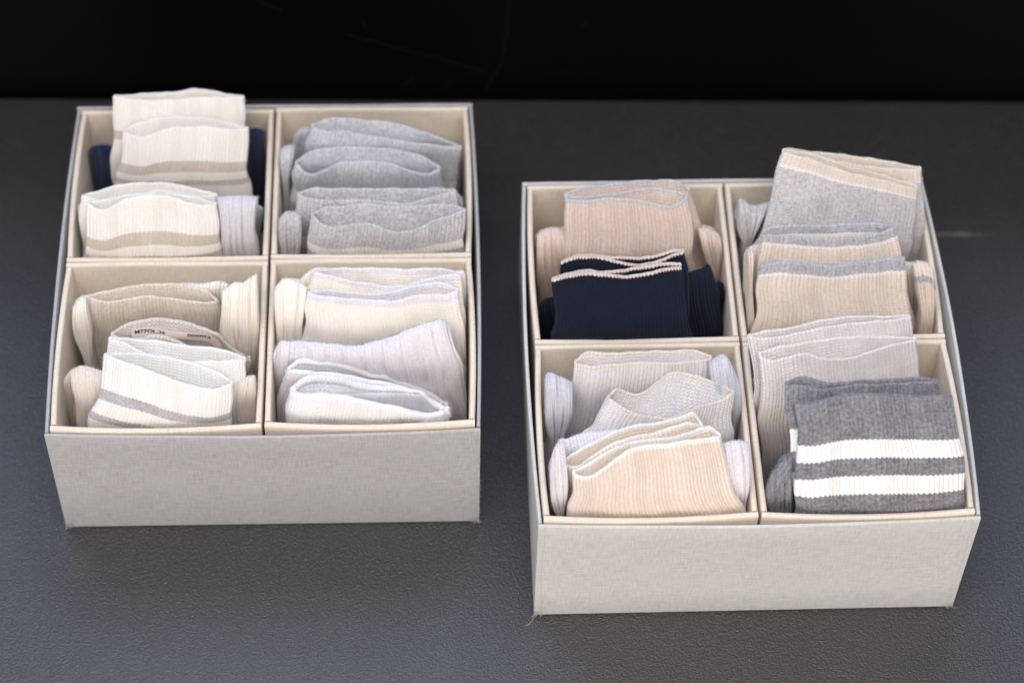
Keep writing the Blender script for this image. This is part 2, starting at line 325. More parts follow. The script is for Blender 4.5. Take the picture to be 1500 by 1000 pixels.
# ------------------------------------------------------------------ socks
SOCKS = [
 {'key': 'navy_foot_white', 'label': 'white sock pair with beige stripes and navy feet, sticking up against the black backdrop', 'box': 0, 'row': 1, 'col': 0, 'rib': 2.5, 'amp': 0.2, 'fuzz': 1.0, 'main': 'white', 'cuffs': [{'v0': 92, 'd': 8, 'lip': 2.1, 'col': 'white', 'tag': False, 'plain': False, 'fx': [-116.7, -115.3, -111.7, -106.0, -98.4, -89.4, -79.3, -68.7, -58.1, -48.1, -39.1, -31.6, -25.9, -22.5, -21.4], 'fl': [48.2, 48.2, 47.9, 47.2, 46.1, 45.4, 45.7, 46.4, 47.0, 47.4, 47.6, 47.6, 47.4, 47.3, 47.1], 'bx': [-116.6, -115.6, -112.2, -106.6, -99.1, -90.1, -80.0, -69.4, -58.7, -48.6, -39.6, -32.0, -26.3, -22.7, -21.4], 'bk': [48.7, 48.6, 48.8, 49.1, 49.5, 49.9, 50.2, 51.3, 52.7, 52.0, 50.5, 49.0, 48.1, 47.6, 47.5], 'bL': [-122.1, -34.5], 'bR': [-23.7, -37.2], 'stripes': [(25.4, 32.0, 'stripe_beige')]}, {'v0': 70, 'd': 13, 'lip': 2.1, 'col': 'white', 'tag': False, 'plain': False, 'fx': [-108.9, -107.5, -104.0, -98.5, -91.2, -82.4, -72.7, -62.6, -52.5, -43.0, -34.4, -27.3, -22.0, -18.7, -17.7], 'fl': [38.0, 37.9, 37.0, 35.9, 35.6, 39.0, 41.5, 42.4, 42.3, 41.6, 40.5, 40.1, 40.3, 40.3, 40.1], 'bx': [-108.8, -108.0, -104.7, -99.3, -92.1, -83.5, -73.8, -63.7, -53.5, -43.9, -35.2, -28.0, -22.5, -19.0, -17.7], 'bk': [38.8, 39.3, 41.6, 44.5, 45.9, 47.3, 48.2, 48.4, 47.6, 46.2, 44.5, 42.8, 41.4, 40.6, 40.6], 'bL': [-117.0, -21.7], 'bR': [-18.5, -24.5], 'stripes': [(25.1, 33.5, 'stripe_beige'), (40.5, 46.1, 'stripe_beige')]}], 'feet': [{'v0': 108, 'T': 16, 'col': 'navy_blue', 'lace': False, 'tx': [-143.9, -136.4, -129.5, -122.9, -116.0, -109.1, -102.2, -95.3, -88.4, -81.4, -74.5, -67.6, -60.6, -53.7, -46.8, -39.9, -33.0, -26.2, -19.4, -12.5, -5.9], 'tl': [-19.4, -13.2, -12.8, -14.2, -13.9, -13.2, -12.2, -11.1, -9.9, -8.5, -7.2, -5.8, -4.1, -2.0, 0.3, 2.5, 4.5, 6.0, 7.0, 8.4, 3.2], 'bL': [-147.7, -55.6], 'bR': [-11.7, -75.8], 'stripes': []}, {'v0': 122, 'T': 12, 'col': 'navy_blue', 'lace': False, 'tx': [-146.2, -139.0, -131.9, -124.9, -118.0, -111.1, -104.2, -97.4, -90.6, -83.7, -76.8, -69.9, -62.9, -55.9, -49.0, -42.0, -35.1, -28.3, -21.5, -14.9, -8.2], 'tl': [-35.7, -32.7, -30.0, -28.0, -26.6, -25.7, -25.0, -24.5, -24.0, -23.3, -22.2, -20.7, -18.5, -15.8, -13.2, -10.7, -8.8, -7.7, -7.9, -9.3, -11.1], 'bL': [-150.2, -72.4], 'bR': [-13.5, -92.7], 'stripes': []}]},
 {'key': 'grey_foot_white', 'label': 'white sock pair with beige stripes and pale grey feet, in front of the navy-footed pair', 'box': 0, 'row': 1, 'col': 0, 'rib': 2.5, 'amp': 0.2, 'fuzz': 1.0, 'main': 'white', 'cuffs': [{'v0': 22, 'd': 9, 'lip': 2.1, 'col': 'white', 'tag': False, 'plain': False, 'fx': [-135.8, -134.4, -130.7, -124.8, -117.1, -107.9, -97.6, -86.7, -76.0, -65.9, -56.8, -49.2, -43.5, -40.0, -38.9], 'fl': [27.8, 27.8, 27.2, 26.4, 26.6, 27.9, 29.9, 31.8, 31.8, 29.6, 28.5, 27.9, 27.7, 27.5, 27.2], 'bx': [-135.8, -134.8, -131.3, -125.5, -117.9, -108.6, -98.4, -87.6, -76.8, -66.5, -57.4, -49.7, -43.9, -40.2, -38.9], 'bk': [28.5, 28.7, 29.7, 31.4, 33.4, 35.3, 36.5, 36.9, 36.3, 34.9, 33.0, 31.1, 29.4, 28.4, 28.3], 'bL': [-142.5, -37.2], 'bR': [-39.3, -29.5], 'stripes': []}, {'v0': 2, 'd': 11, 'lip': 2.1, 'col': 'white', 'tag': False, 'plain': False, 'fx': [-130.0, -128.6, -125.2, -119.7, -112.2, -103.4, -93.6, -83.5, -73.4, -63.8, -55.3, -48.2, -42.8, -39.5, -38.6], 'fl': [38.1, 37.5, 35.0, 34.0, 37.0, 41.0, 43.6, 44.6, 43.6, 40.8, 38.0, 36.5, 36.6, 36.6, 36.4], 'bx': [-130.0, -129.1, -125.9, -120.5, -113.3, -104.6, -94.9, -84.7, -74.5, -64.8, -56.1, -48.8, -43.3, -39.8, -38.5], 'bk': [38.8, 38.7, 39.2, 40.2, 41.3, 42.6, 43.8, 44.5, 43.8, 43.1, 42.0, 40.2, 38.5, 37.6, 37.6], 'bL': [-136.5, -13.2], 'bR': [-36.1, -9.1], 'stripes': [(24.5, 33.9, 'stripe_beige'), (42.6, 51.2, 'stripe_beige')]}], 'feet': [{'v0': 38, 'T': 12, 'col': 'pale_grey', 'lace': False, 'tx': [-142.4, -135.5, -128.8, -122.2, -115.7, -109.1, -102.5, -95.9, -89.3, -82.7, -76.1, -69.6, -63.0, -56.4, -49.8, -43.3, -36.7, -30.1, -23.5, -16.9, -10.3], 'tl': [4.9, 11.4, 14.0, 14.5, 14.4, 14.8, 15.4, 15.8, 16.0, 16.1, 16.1, 15.9, 15.6, 15.0, 14.3, 13.7, 13.4, 13.8, 14.2, 13.9, 12.3], 'bL': [-145.8, -42.2], 'bR': [-13.8, -44.5], 'stripes': []}, {'v0': 50, 'T': 12, 'col': 'pale_grey', 'lace': False, 'tx': [-146.5, -138.3, -131.0, -124.2, -117.6, -110.8, -103.9, -97.0, -90.1, -83.3, -76.4, -69.6, -62.7, -55.9, -49.0, -42.2, -35.3, -28.3, -21.4, -14.6, -8.0], 'tl': [-17.4, -6.5, -2.4, -3.4, -5.7, -6.2, -5.9, -5.9, -6.0, -6.3, -6.7, -7.2, -7.8, -8.4, -9.1, -9.7, -9.7, -8.8, -8.5, -10.3, -15.4], 'bL': [-150.0, -57.3], 'bR': [-11.6, -59.7], 'stripes': []}, {'v0': 8, 'T': 18, 'col': 'pale_grey', 'lace': False, 'tx': [-37.4, -36.0, -34.5, -33.1, -31.7, -30.3, -28.8, -27.4, -26.0, -24.6, -23.1, -21.7, -20.3, -18.9, -17.4, -16.0, -14.6, -13.2, -11.8, -10.3, -8.9], 'tl': [36.4, 36.5, 36.6, 36.6, 36.8, 36.9, 37.0, 37.1, 37.2, 37.3, 37.4, 37.5, 37.5, 37.4, 37.4, 37.2, 37.0, 36.8, 36.4, 36.1, 35.7], 'bL': [-36.2, -6.2], 'bR': [-10.3, -6.7], 'stripes': []}]},
 {'key': 'light_blue', 'label': 'pale blue-grey ribbed sock pair with open cuffs, behind the mid-grey marl pair', 'box': 0, 'row': 1, 'col': 1, 'rib': 2.7, 'amp': 0.5, 'fuzz': 1.0, 'main': 'blue_grey', 'cuffs': [{'v0': 94, 'd': 13, 'lip': 2.1, 'col': 'blue_grey', 'tag': False, 'plain': False, 'fx': [30.1, 31.6, 35.7, 42.3, 51.0, 61.4, 73.0, 85.3, 97.5, 109.1, 119.6, 128.3, 134.9, 139.0, 140.4], 'fl': [23.0, 22.7, 21.2, 19.2, 20.1, 18.4, 16.2, 14.0, 11.9, 9.9, 8.1, 6.4, 4.8, 3.0, 0.4], 'bx': [30.2, 31.4, 35.5, 42.1, 50.8, 61.2, 72.9, 85.2, 97.5, 109.2, 119.7, 128.4, 135.0, 139.1, 140.4], 'bk': [24.9, 25.1, 26.7, 28.1, 28.1, 27.5, 26.3, 24.7, 22.4, 18.6, 13.6, 7.3, 2.4, 0.8, 2.4], 'bL': [18.1, -41.3], 'bR': [136.1, -66.2], 'stripes': [(38.7, 46.2, 'white')]}, {'v0': 68, 'd': 17, 'lip': 2.1, 'col': 'blue_grey', 'tag': False, 'plain': False, 'fx': [18.3, 19.7, 23.6, 29.8, 38.4, 48.5, 59.7, 71.4, 83.1, 94.2, 104.1, 112.5, 118.8, 122.7, 124.1], 'fl': [14.8, 13.0, 7.9, 6.0, 10.1, 15.4, 16.8, 16.9, 16.2, 12.9, 8.5, 5.6, 5.0, 6.2, 4.8], 'bx': [18.3, 19.5, 23.4, 29.7, 38.1, 48.1, 59.3, 71.1, 82.9, 94.1, 104.2, 112.6, 118.9, 122.8, 124.1], 'bk': [15.9, 16.9, 20.3, 23.0, 24.7, 25.4, 25.5, 24.9, 24.2, 22.7, 20.5, 17.9, 13.1, 7.7, 7.9], 'bL': [9.6, -35.1], 'bR': [127.1, -27.9], 'stripes': [(27.7, 41.2, 'white')]}], 'feet': [{'v0': 112, 'T': 12, 'col': 'blue_grey', 'lace': False, 'tx': [14.6, 21.3, 27.6, 33.9, 40.3, 46.6, 53.0, 59.3, 65.7, 72.0, 78.3, 84.7, 91.0, 97.3, 103.6, 110.0, 116.3, 122.7, 129.1, 135.5, 141.9], 'tl': [-3.5, 5.0, 5.4, 4.9, 5.3, 5.8, 6.1, 6.1, 6.0, 5.5, 4.6, 3.1, 1.1, -1.5, -4.6, -7.8, -11.3, -15.1, -19.1, -23.3, -27.6], 'bL': [8.3, -82.8], 'bR': [142.2, -70.9], 'stripes': []}, {'v0': 122, 'T': 14, 'col': 'blue_grey', 'lace': False, 'tx': [2.7, 10.2, 17.3, 24.4, 31.5, 38.6, 45.6, 52.7, 59.8, 66.9, 74.0, 81.1, 88.2, 95.4, 102.5, 109.6, 116.7, 123.7, 130.8, 137.9, 145.2], 'tl': [-33.9, -27.7, -27.7, -27.2, -26.9, -26.7, -26.7, -26.9, -27.2, -27.6, -28.1, -27.9, -26.2, -23.9, -21.8, -20.9, -21.9, -26.0, -33.8, -46.2, -61.0], 'bL': [-0.6, -94.8], 'bR': [145.4, -92.4], 'stripes': []}, {'v0': 74, 'T': 18, 'col': 'blue_grey', 'lace': False, 'tx': [6.4, 6.9, 7.3, 7.8, 8.3, 8.7, 9.2, 9.6, 10.1, 10.6, 11.0, 11.5, 11.9, 12.4, 12.9, 13.3, 13.8, 14.2, 14.7, 15.1, 15.6], 'tl': [19.9, 20.2, 20.7, 21.1, 21.5, 21.9, 22.3, 22.6, 22.9, 23.2, 23.3, 23.4, 23.5, 23.5, 23.5, 23.4, 23.4, 23.3, 23.2, 23.2, 23.2], 'bL': [4.1, -36.5], 'bR': [10.9, -34.3], 'stripes': []}]},
 {'key': 'grey_marl', 'label': 'mid-grey marl ribbed sock pair with white bands, in front of the pale blue-grey pair', 'box': 0, 'row': 1, 'col': 1, 'rib': 2.9, 'amp': 0.55, 'fuzz': 1.0, 'main': 'grey_marl', 'cuffs': [{'v0': 26, 'd': 10, 'lip': 2.1, 'col': 'grey_marl', 'tag': False, 'plain': False, 'fx': [21.1, 22.6, 26.8, 33.6, 42.7, 53.5, 65.6, 78.3, 91.0, 103.1, 113.9, 123.0, 129.9, 134.1, 135.6], 'fl': [24.5, 24.2, 22.7, 21.1, 20.7, 20.6, 21.0, 20.1, 18.3, 18.0, 21.0, 23.1, 24.6, 25.4, 25.4], 'bx': [21.1, 22.4, 26.7, 33.5, 42.5, 53.3, 65.4, 78.2, 91.0, 103.1, 114.0, 123.1, 129.9, 134.2, 135.6], 'bk': [25.5, 25.9, 27.5, 28.6, 28.1, 27.8, 27.6, 27.4, 27.4, 27.2, 26.9, 26.6, 26.4, 26.4, 26.6], 'bL': [16.6, -40.7], 'bR': [140.8, -36.0], 'stripes': [(34.2, 48.9, 'white')]}, {'v0': 2, 'd': 16, 'lip': 2.1, 'col': 'grey_marl', 'tag': False, 'plain': False, 'fx': [32.0, 33.4, 37.5, 44.0, 52.8, 63.3, 74.9, 87.0, 99.2, 110.9, 121.4, 130.1, 136.7, 140.9, 142.3], 'fl': [27.8, 26.5, 22.4, 19.6, 20.3, 21.6, 21.9, 17.0, 15.4, 19.5, 24.2, 26.4, 28.5, 29.8, 29.9], 'bx': [32.0, 33.2, 37.3, 43.8, 52.5, 63.0, 74.7, 87.0, 99.3, 111.0, 121.5, 130.3, 136.9, 140.9, 142.3], 'bk': [28.5, 29.0, 31.2, 32.9, 32.8, 33.6, 34.3, 32.2, 32.0, 32.6, 33.5, 33.3, 31.9, 30.9, 30.9], 'bL': [26.5, -14.7], 'bR': [142.7, -14.1], 'stripes': [(21.0, 29.8, 'white')]}], 'feet': [{'v0': 42, 'T': 13, 'col': 'grey_marl', 'lace': False, 'tx': [4.4, 11.8, 18.7, 25.6, 32.6, 39.6, 46.6, 53.6, 60.6, 67.6, 74.5, 81.5, 88.5, 95.4, 102.4, 109.3, 116.3, 123.2, 130.1, 137.0, 143.9], 'tl': [-18.9, -10.6, -12.4, -12.1, -11.4, -10.3, -9.0, -7.4, -5.8, -4.0, -2.2, 0.1, 3.7, 7.6, 11.1, 13.8, 15.4, 15.9, 14.8, 13.8, -3.1], 'bL': [2.8, -54.4], 'bR': [144.7, -52.2], 'stripes': []}, {'v0': 53, 'T': 10, 'col': 'grey_marl', 'lace': False, 'tx': [4.6, 12.0, 19.2, 26.3, 33.3, 40.2, 47.0, 53.9, 60.7, 67.6, 74.5, 81.4, 88.4, 95.3, 102.2, 109.1, 115.9, 122.8, 129.6, 136.5, 143.3], 'tl': [-35.2, -26.8, -20.7, -16.7, -14.6, -13.7, -13.7, -14.1, -14.6, -14.7, -13.9, -12.0, -9.2, -6.1, -2.9, -0.2, 1.6, 2.0, 0.5, -3.3, -8.0], 'bL': [2.8, -68.3], 'bR': [144.2, -66.1], 'stripes': []}, {'v0': 10, 'T': 13, 'col': 'grey_marl', 'lace': False, 'tx': [6.9, 7.7, 8.5, 9.3, 10.1, 10.9, 11.7, 12.5, 13.3, 14.1, 14.9, 15.7, 16.4, 17.2, 18.0, 18.8, 19.6, 20.3, 21.1, 21.9, 22.7], 'tl': [18.2, 19.2, 20.2, 21.1, 22.0, 22.7, 23.3, 23.7, 23.9, 24.0, 24.0, 23.9, 23.7, 23.5, 23.2, 22.9, 22.6, 22.3, 22.0, 21.9, 21.7], 'bL': [6.0, -13.9], 'bR': [21.2, -14.2], 'stripes': []}]},
 {'key': 'beige_cream', 'label': 'beige ribbed sock pair with cream feet, one cuff holding a printed care label', 'box': 0, 'row': 0, 'col': 0, 'rib': 2.8, 'amp': 0.55, 'fuzz': 1.0, 'main': 'beige', 'cuffs': [{'v0': 94, 'd': 13, 'lip': 2.1, 'col': 'beige', 'tag': False, 'plain': False, 'fx': [-127.3, -125.8, -122.3, -116.8, -109.5, -100.8, -91.1, -81.0, -70.9, -61.4, -52.9, -45.8, -40.5, -37.3, -36.4], 'fl': [13.3, 13.6, 12.9, 12.1, 12.3, 13.3, 15.1, 15.9, 14.5, 12.8, 11.3, 10.1, 9.7, 9.4, 8.2], 'bx': [-127.2, -126.4, -123.2, -117.8, -110.7, -102.0, -92.4, -82.2, -72.0, -62.4, -53.7, -46.4, -41.0, -37.6, -36.3], 'bk': [14.2, 14.0, 15.0, 16.9, 18.5, 19.8, 21.1, 22.1, 22.4, 21.6, 20.2, 18.4, 15.7, 10.9, 9.9], 'bL': [-131.6, -74.9], 'bR': [-31.0, -47.1], 'stripes': [(34.8, 43.3, 'beige_pale'), (50.5, 57.9, 'beige_pale')]}, {'v0': 58, 'd': 20, 'lip': 2.6, 'col': 'greige', 'tag': True, 'plain': False, 'fx': [-107.7, -106.1, -102.3, -96.5, -88.8, -79.5, -69.4, -59.0, -48.8, -39.1, -30.4, -23.1, -17.5, -14.2, -13.5], 'fl': [15.5, 15.8, 14.6, 13.5, 14.2, 16.4, 16.2, 11.4, 3.9, -0.7, -5.7, -9.2, -11.4, -14.0, -18.6], 'bx': [-107.7, -106.9, -103.6, -98.0, -90.4, -81.4, -71.2, -60.6, -50.0, -39.9, -31.1, -24.2, -18.7, -15.0, -13.4], 'bk': [16.8, 17.2, 19.8, 22.1, 23.4, 24.8, 24.9, 22.9, 19.5, 13.7, -5.7, -16.8, -21.1, -21.1, -17.4], 'bL': [-115.8, -26.2], 'bR': [-13.0, -37.4], 'stripes': []}], 'feet': [{'v0': 110, 'T': 12, 'col': 'cream', 'lace': False, 'tx': [-143.1, -136.1, -130.2, -124.2, -118.3, -112.4, -106.5, -100.6, -94.8, -89.0, -83.2, -77.4, -71.6, -65.8, -60.1, -54.3, -48.5, -42.7, -36.9, -31.2, -25.7], 'tl': [-17.5, -7.8, -6.5, -4.8, -3.0, -1.4, 0.2, 1.6, 2.9, 4.0, 4.9, 5.7, 6.3, 6.8, 7.3, 7.6, 7.8, 9.2, 10.5, 9.4, 3.4], 'bL': [-142.7, -87.9], 'bR': [-29.6, -82.7], 'stripes': []}, {'v0': 78, 'T': 17, 'col': 'cream', 'lace': False, 'tx': [-32.4, -30.8, -29.2, -27.6, -26.0, -24.3, -22.7, -21.2, -19.6, -18.0, -16.4, -14.8, -13.2, -11.6, -10.0, -8.4, -6.8, -5.2, -3.7, -2.1, -0.6], 'tl': [29.6, 30.5, 31.4, 32.4, 33.7, 35.0, 36.0, 36.3, 36.1, 35.9, 36.0, 36.6, 37.6, 38.6, 39.5, 40.5, 41.4, 41.9, 41.7, 41.0, 40.2], 'bL': [-33.0, -38.2], 'bR': [-7.8, -53.5], 'stripes': []}, {'v0': 84, 'T': 15, 'col': 'cream', 'lace': False, 'tx': [-138.2, -137.6, -137.0, -136.4, -135.8, -135.2, -134.6, -134.0, -133.4, -132.8, -132.2, -131.6, -131.0, -130.4, -129.8, -129.2, -128.7, -128.1, -127.5, -126.9, -126.3], 'tl': [14.8, 15.6, 16.5, 17.3, 18.0, 18.7, 19.4, 20.0, 20.6, 21.0, 21.3, 21.5, 21.7, 21.7, 21.8, 21.8, 21.8, 21.7, 21.7, 21.8, 21.8], 'bL': [-136.6, -50.5], 'bR': [-127.7, -51.9], 'stripes': []}]},
 {'key': 'white_grey_stripe', 'label': 'bright white sock pair with two thin grey stripes slanting down to the right', 'box': 0, 'row': 0, 'col': 0, 'rib': 2.5, 'amp': 0.18, 'fuzz': 1.0, 'main': 'bright_white', 'cuffs': [{'v0': 24, 'd': 11, 'lip': 2.1, 'col': 'bright_white', 'tag': False, 'plain': False, 'fx': [-105.5, -104.1, -100.6, -95.0, -87.8, -79.1, -69.5, -59.2, -49.0, -39.3, -30.5, -23.3, -17.8, -14.5, -13.5], 'fl': [41.4, 41.5, 40.8, 39.3, 35.7, 31.6, 28.7, 27.3, 26.3, 25.7, 25.7, 26.0, 26.3, 26.4, 26.1], 'bx': [-105.5, -104.6, -101.3, -96.0, -88.7, -80.0, -70.3, -60.1, -49.8, -40.0, -31.2, -23.8, -18.2, -14.7, -13.4], 'bk': [42.4, 42.0, 41.5, 41.0, 40.2, 39.2, 37.8, 36.0, 34.7, 33.4, 32.3, 30.7, 28.6, 27.3, 27.2], 'bL': [-122.3, -51.3], 'bR': [-21.4, -51.1], 'stripes': [(29.1, 42.2, 'stripe_grey')]}, {'v0': 2, 'd': 15, 'lip': 2.1, 'col': 'bright_white', 'tag': False, 'plain': False, 'fx': [-107.4, -106.0, -102.6, -97.4, -90.5, -82.4, -73.3, -63.9, -54.4, -45.4, -37.3, -30.5, -25.4, -22.3, -21.4], 'fl': [47.7, 47.9, 47.1, 45.5, 43.1, 40.2, 36.6, 32.8, 29.3, 26.4, 24.7, 24.3, 25.8, 27.0, 26.9], 'bx': [-107.4, -106.6, -103.7, -98.7, -91.9, -83.8, -74.7, -65.0, -55.4, -46.3, -38.1, -31.2, -26.0, -22.6, -21.4], 'bk': [48.6, 48.1, 47.9, 47.8, 47.6, 46.9, 45.7, 44.2, 42.0, 39.2, 36.3, 33.4, 30.4, 28.5, 28.3], 'bL': [-121.7, -20.1], 'bR': [-25.0, -45.4], 'stripes': [(23.7, 31.4, 'stripe_grey'), (43.4, 50.5, 'stripe_grey')]}], 'feet': [{'v0': 20, 'T': 15, 'col': 'pinkish_beige', 'lace': False, 'tx': [-132.6, -125.9, -119.4, -113.0, -106.5, -100.1, -93.6, -87.2, -80.8, -74.4, -67.9, -61.5, -54.9, -48.3, -41.7, -35.0, -28.4, -21.8, -15.2, -8.6, -2.1], 'tl': [21.0, 25.2, 24.5, 22.2, 20.5, 18.5, 16.1, 13.3, 10.1, 7.0, 4.4, 2.9, 2.9, 4.2, 6.3, 8.7, 11.0, 13.0, 15.2, 16.9, 14.6], 'bL': [-134.4, -35.8], 'bR': [-5.0, -33.8], 'stripes': []}, {'v0': 37, 'T': 10, 'col': 'pinkish_beige', 'lace': False, 'tx': [-142.0, -133.7, -127.1, -120.3, -113.6, -107.0, -100.4, -93.9, -87.4, -80.8, -74.2, -67.4, -60.6, -53.6, -46.6, -39.5, -32.4, -25.5, -18.6, -11.8, -5.0], 'tl': [-7.3, 8.1, 4.7, 4.2, 2.6, 0.2, -2.9, -6.1, -9.3, -12.1, -14.5, -15.9, -16.3, -15.4, -13.5, -11.2, -9.1, -7.7, -7.6, -8.8, -10.3], 'bL': [-148.4, -60.5], 'bR': [-8.0, -58.7], 'stripes': []}]},
 {'key': 'cream_lilac', 'label': 'cream sock pair with lilac-grey cuff rims, at the back of its box', 'box': 0, 'row': 0, 'col': 1, 'rib': 2.6, 'amp': 0.15, 'fuzz': 1.0, 'main': 'cream', 'cuffs': [{'v0': 90, 'd': 10, 'lip': 2.1, 'col': 'cream', 'tag': False, 'plain': False, 'fx': [34.2, 35.5, 39.4, 45.6, 53.7, 63.5, 74.4, 85.8, 97.4, 108.3, 118.2, 126.4, 132.6, 136.4, 137.8], 'fl': [34.1, 34.1, 33.4, 32.1, 29.9, 28.1, 26.3, 24.2, 24.7, 27.1, 29.6, 31.5, 32.0, 32.0, 31.8], 'bx': [34.2, 35.4, 39.2, 45.3, 53.5, 63.3, 74.3, 85.9, 97.4, 108.4, 118.3, 126.5, 132.7, 136.5, 137.8], 'bk': [35.1, 34.9, 35.1, 35.6, 35.9, 35.9, 35.6, 35.2, 34.7, 34.7, 35.2, 34.7, 33.5, 32.6, 32.6], 'bL': [22.0, -34.6], 'bR': [147.4, -70.6], 'stripes': [(0.0, 3.6, 'lilac')]}, {'v0': 74, 'd': 10, 'lip': 2.1, 'col': 'cream', 'tag': False, 'plain': False, 'fx': [30.9, 32.3, 36.2, 42.4, 50.7, 60.5, 71.5, 83.1, 94.7, 105.8, 115.7, 123.9, 130.2, 134.1, 135.4], 'fl': [31.6, 31.6, 30.8, 29.9, 29.3, 28.5, 27.7, 26.7, 27.1, 30.1, 30.8, 30.3, 30.9, 32.1, 32.2], 'bx': [30.9, 32.2, 36.0, 42.2, 50.4, 60.3, 71.3, 83.0, 94.7, 105.8, 115.8, 124.1, 130.3, 134.1, 135.4], 'bk': [32.7, 32.5, 32.8, 33.2, 32.6, 31.2, 30.0, 30.2, 32.7, 35.8, 37.2, 38.1, 36.6, 34.2, 33.6], 'bL': [23.9, -12.9], 'bR': [146.0, -43.3], 'stripes': [(0.0, 5.1, 'lilac')]}], 'feet': [{'v0': 106, 'T': 13, 'col': 'cream', 'lace': False, 'tx': [22.0, 28.4, 34.8, 41.1, 47.4, 53.6, 59.9, 66.2, 72.5, 78.8, 85.2, 91.5, 97.8, 104.1, 110.4, 116.7, 123.0, 129.3, 135.7, 142.0, 148.2], 'tl': [14.3, 20.7, 23.6, 23.9, 22.6, 20.9, 20.0, 20.1, 20.2, 20.4, 20.6, 20.8, 21.0, 21.1, 21.0, 20.9, 20.6, 20.1, 20.4, 20.2, 11.6], 'bL': [19.6, -48.3], 'bR': [149.2, -91.1], 'stripes': []}, {'v0': 118, 'T': 14, 'col': 'cream', 'lace': False, 'tx': [3.4, 11.4, 18.5, 25.7, 32.9, 40.1, 47.4, 54.6, 61.8, 69.0, 76.3, 83.5, 90.8, 98.0, 105.3, 112.5, 119.8, 127.0, 134.3, 141.5, 148.9], 'tl': [-14.2, -0.1, -2.6, -3.0, -2.9, -3.0, -3.3, -3.7, -4.2, -4.6, -5.0, -4.9, -4.4, -3.9, -3.5, -3.7, -4.7, -6.6, -9.7, -13.8, -18.1], 'bL': [0.6, -64.3], 'bR': [149.6, -107.9], 'stripes': []}, {'v0': 76, 'T': 15, 'col': 'cream', 'lace': False, 'tx': [6.2, 7.4, 8.5, 9.7, 10.8, 11.9, 13.1, 14.2, 15.3, 16.4, 17.5, 18.6, 19.7, 20.8, 21.9, 23.0, 24.1, 25.1, 26.2, 27.3, 28.4], 'tl': [30.9, 32.8, 34.7, 36.3, 37.6, 38.6, 39.3, 39.7, 39.9, 39.9, 39.7, 39.4, 38.9, 38.5, 37.9, 37.4, 36.8, 36.0, 35.2, 34.3, 33.5], 'bL': [5.2, -7.2], 'bR': [25.8, -7.6], 'stripes': []}]},
 {'key': 'lilac_fuzzy', 'label': 'pale lilac lace-ribbed sock pair with fluffy white open cuffs', 'box': 0, 'row': 0, 'col': 1, 'rib': 2.5, 'amp': 0.2, 'fuzz': 5.0, 'main': 'fluff_white', 'cuffs': [{'v0': 32, 'd': 14, 'lip': 3.6, 'col': 'lilac', 'tag': False, 'plain': True, 'fx': [17.8, 19.3, 23.4, 29.9, 38.5, 48.8, 60.3, 72.3, 84.3, 95.8, 106.1, 114.7, 121.3, 125.3, 126.8], 'fl': [8.8, 10.2, 10.6, 10.5, 9.9, 9.1, 6.9, 3.2, 0.1, -5.1, -12.4, -20.4, -29.4, -36.9, -42.1], 'bx': [17.8, 19.1, 23.1, 29.6, 38.1, 48.4, 59.9, 71.9, 84.1, 95.6, 106.0, 114.7, 121.3, 125.4, 126.8], 'bk': [11.3, 12.3, 16.7, 16.9, 14.2, 11.7, 2.5, -6.5, -10.5, -17.8, -24.3, -29.3, -35.0, -38.1, -36.3], 'bL': [3.2, -63.1], 'bR': [127.4, -58.4], 'stripes': [(0.0, 5.8, 'fluff_white')]}, {'v0': 3, 'd': 22, 'lip': 4.6, 'col': 'lilac', 'tag': False, 'plain': True, 'fx': [20.8, 22.4, 26.4, 32.8, 41.2, 51.3, 62.4, 74.1, 85.8, 96.9, 106.9, 115.3, 121.6, 125.6, 127.0], 'fl': [18.4, 18.9, 18.5, 18.6, 19.8, 18.6, 16.4, 13.7, 10.9, 7.3, 3.2, -1.0, -2.1, -4.0, -9.1], 'bx': [20.9, 22.0, 25.9, 32.2, 40.6, 50.7, 61.8, 73.7, 85.6, 96.9, 107.0, 115.4, 121.7, 125.7, 127.0], 'bk': [21.2, 22.0, 25.8, 27.9, 28.3, 26.9, 23.1, 20.3, 19.0, 17.9, 10.8, -6.1, -10.1, -10.7, -6.7], 'bL': [15.5, -28.0], 'bR': [127.9, -29.3], 'stripes': [(0.0, 87.0, 'fluff_white')]}], 'feet': [{'v0': 46, 'T': 16, 'col': 'lilac', 'lace': True, 'tx': [2.2, 9.0, 15.4, 21.8, 28.2, 34.5, 40.9, 47.3, 53.7, 60.1, 66.5, 72.9, 79.4, 85.8, 92.3, 98.7, 105.2, 111.6, 118.0, 124.4, 130.8], 'tl': [5.4, 18.9, 19.2, 19.5, 19.0, 18.5, 17.9, 17.3, 16.6, 15.6, 15.5, 17.4, 19.2, 20.6, 22.8, 25.9, 28.5, 30.5, 32.4, 34.0, 30.2], 'bL': [0.2, -63.2], 'bR': [146.2, -66.5], 'stripes': []}, {'v0': 62, 'T': 10, 'col': 'lilac', 'lace': True, 'tx': [3.1, 10.6, 18.1, 25.4, 32.7, 39.8, 47.0, 54.2, 61.3, 68.5, 75.7, 82.9, 90.2, 97.4, 104.6, 111.8, 119.1, 126.3, 133.5, 140.8, 148.2], 'tl': [-23.7, -18.6, -14.1, -11.3, -10.1, -10.1, -10.9, -12.2, -13.6, -14.9, -15.5, -15.5, -15.0, -14.5, -14.2, -14.7, -16.1, -18.9, -22.7, -27.7, -48.9], 'bL': [-0.6, -86.5], 'bR': [148.4, -89.9], 'stripes': []}]},
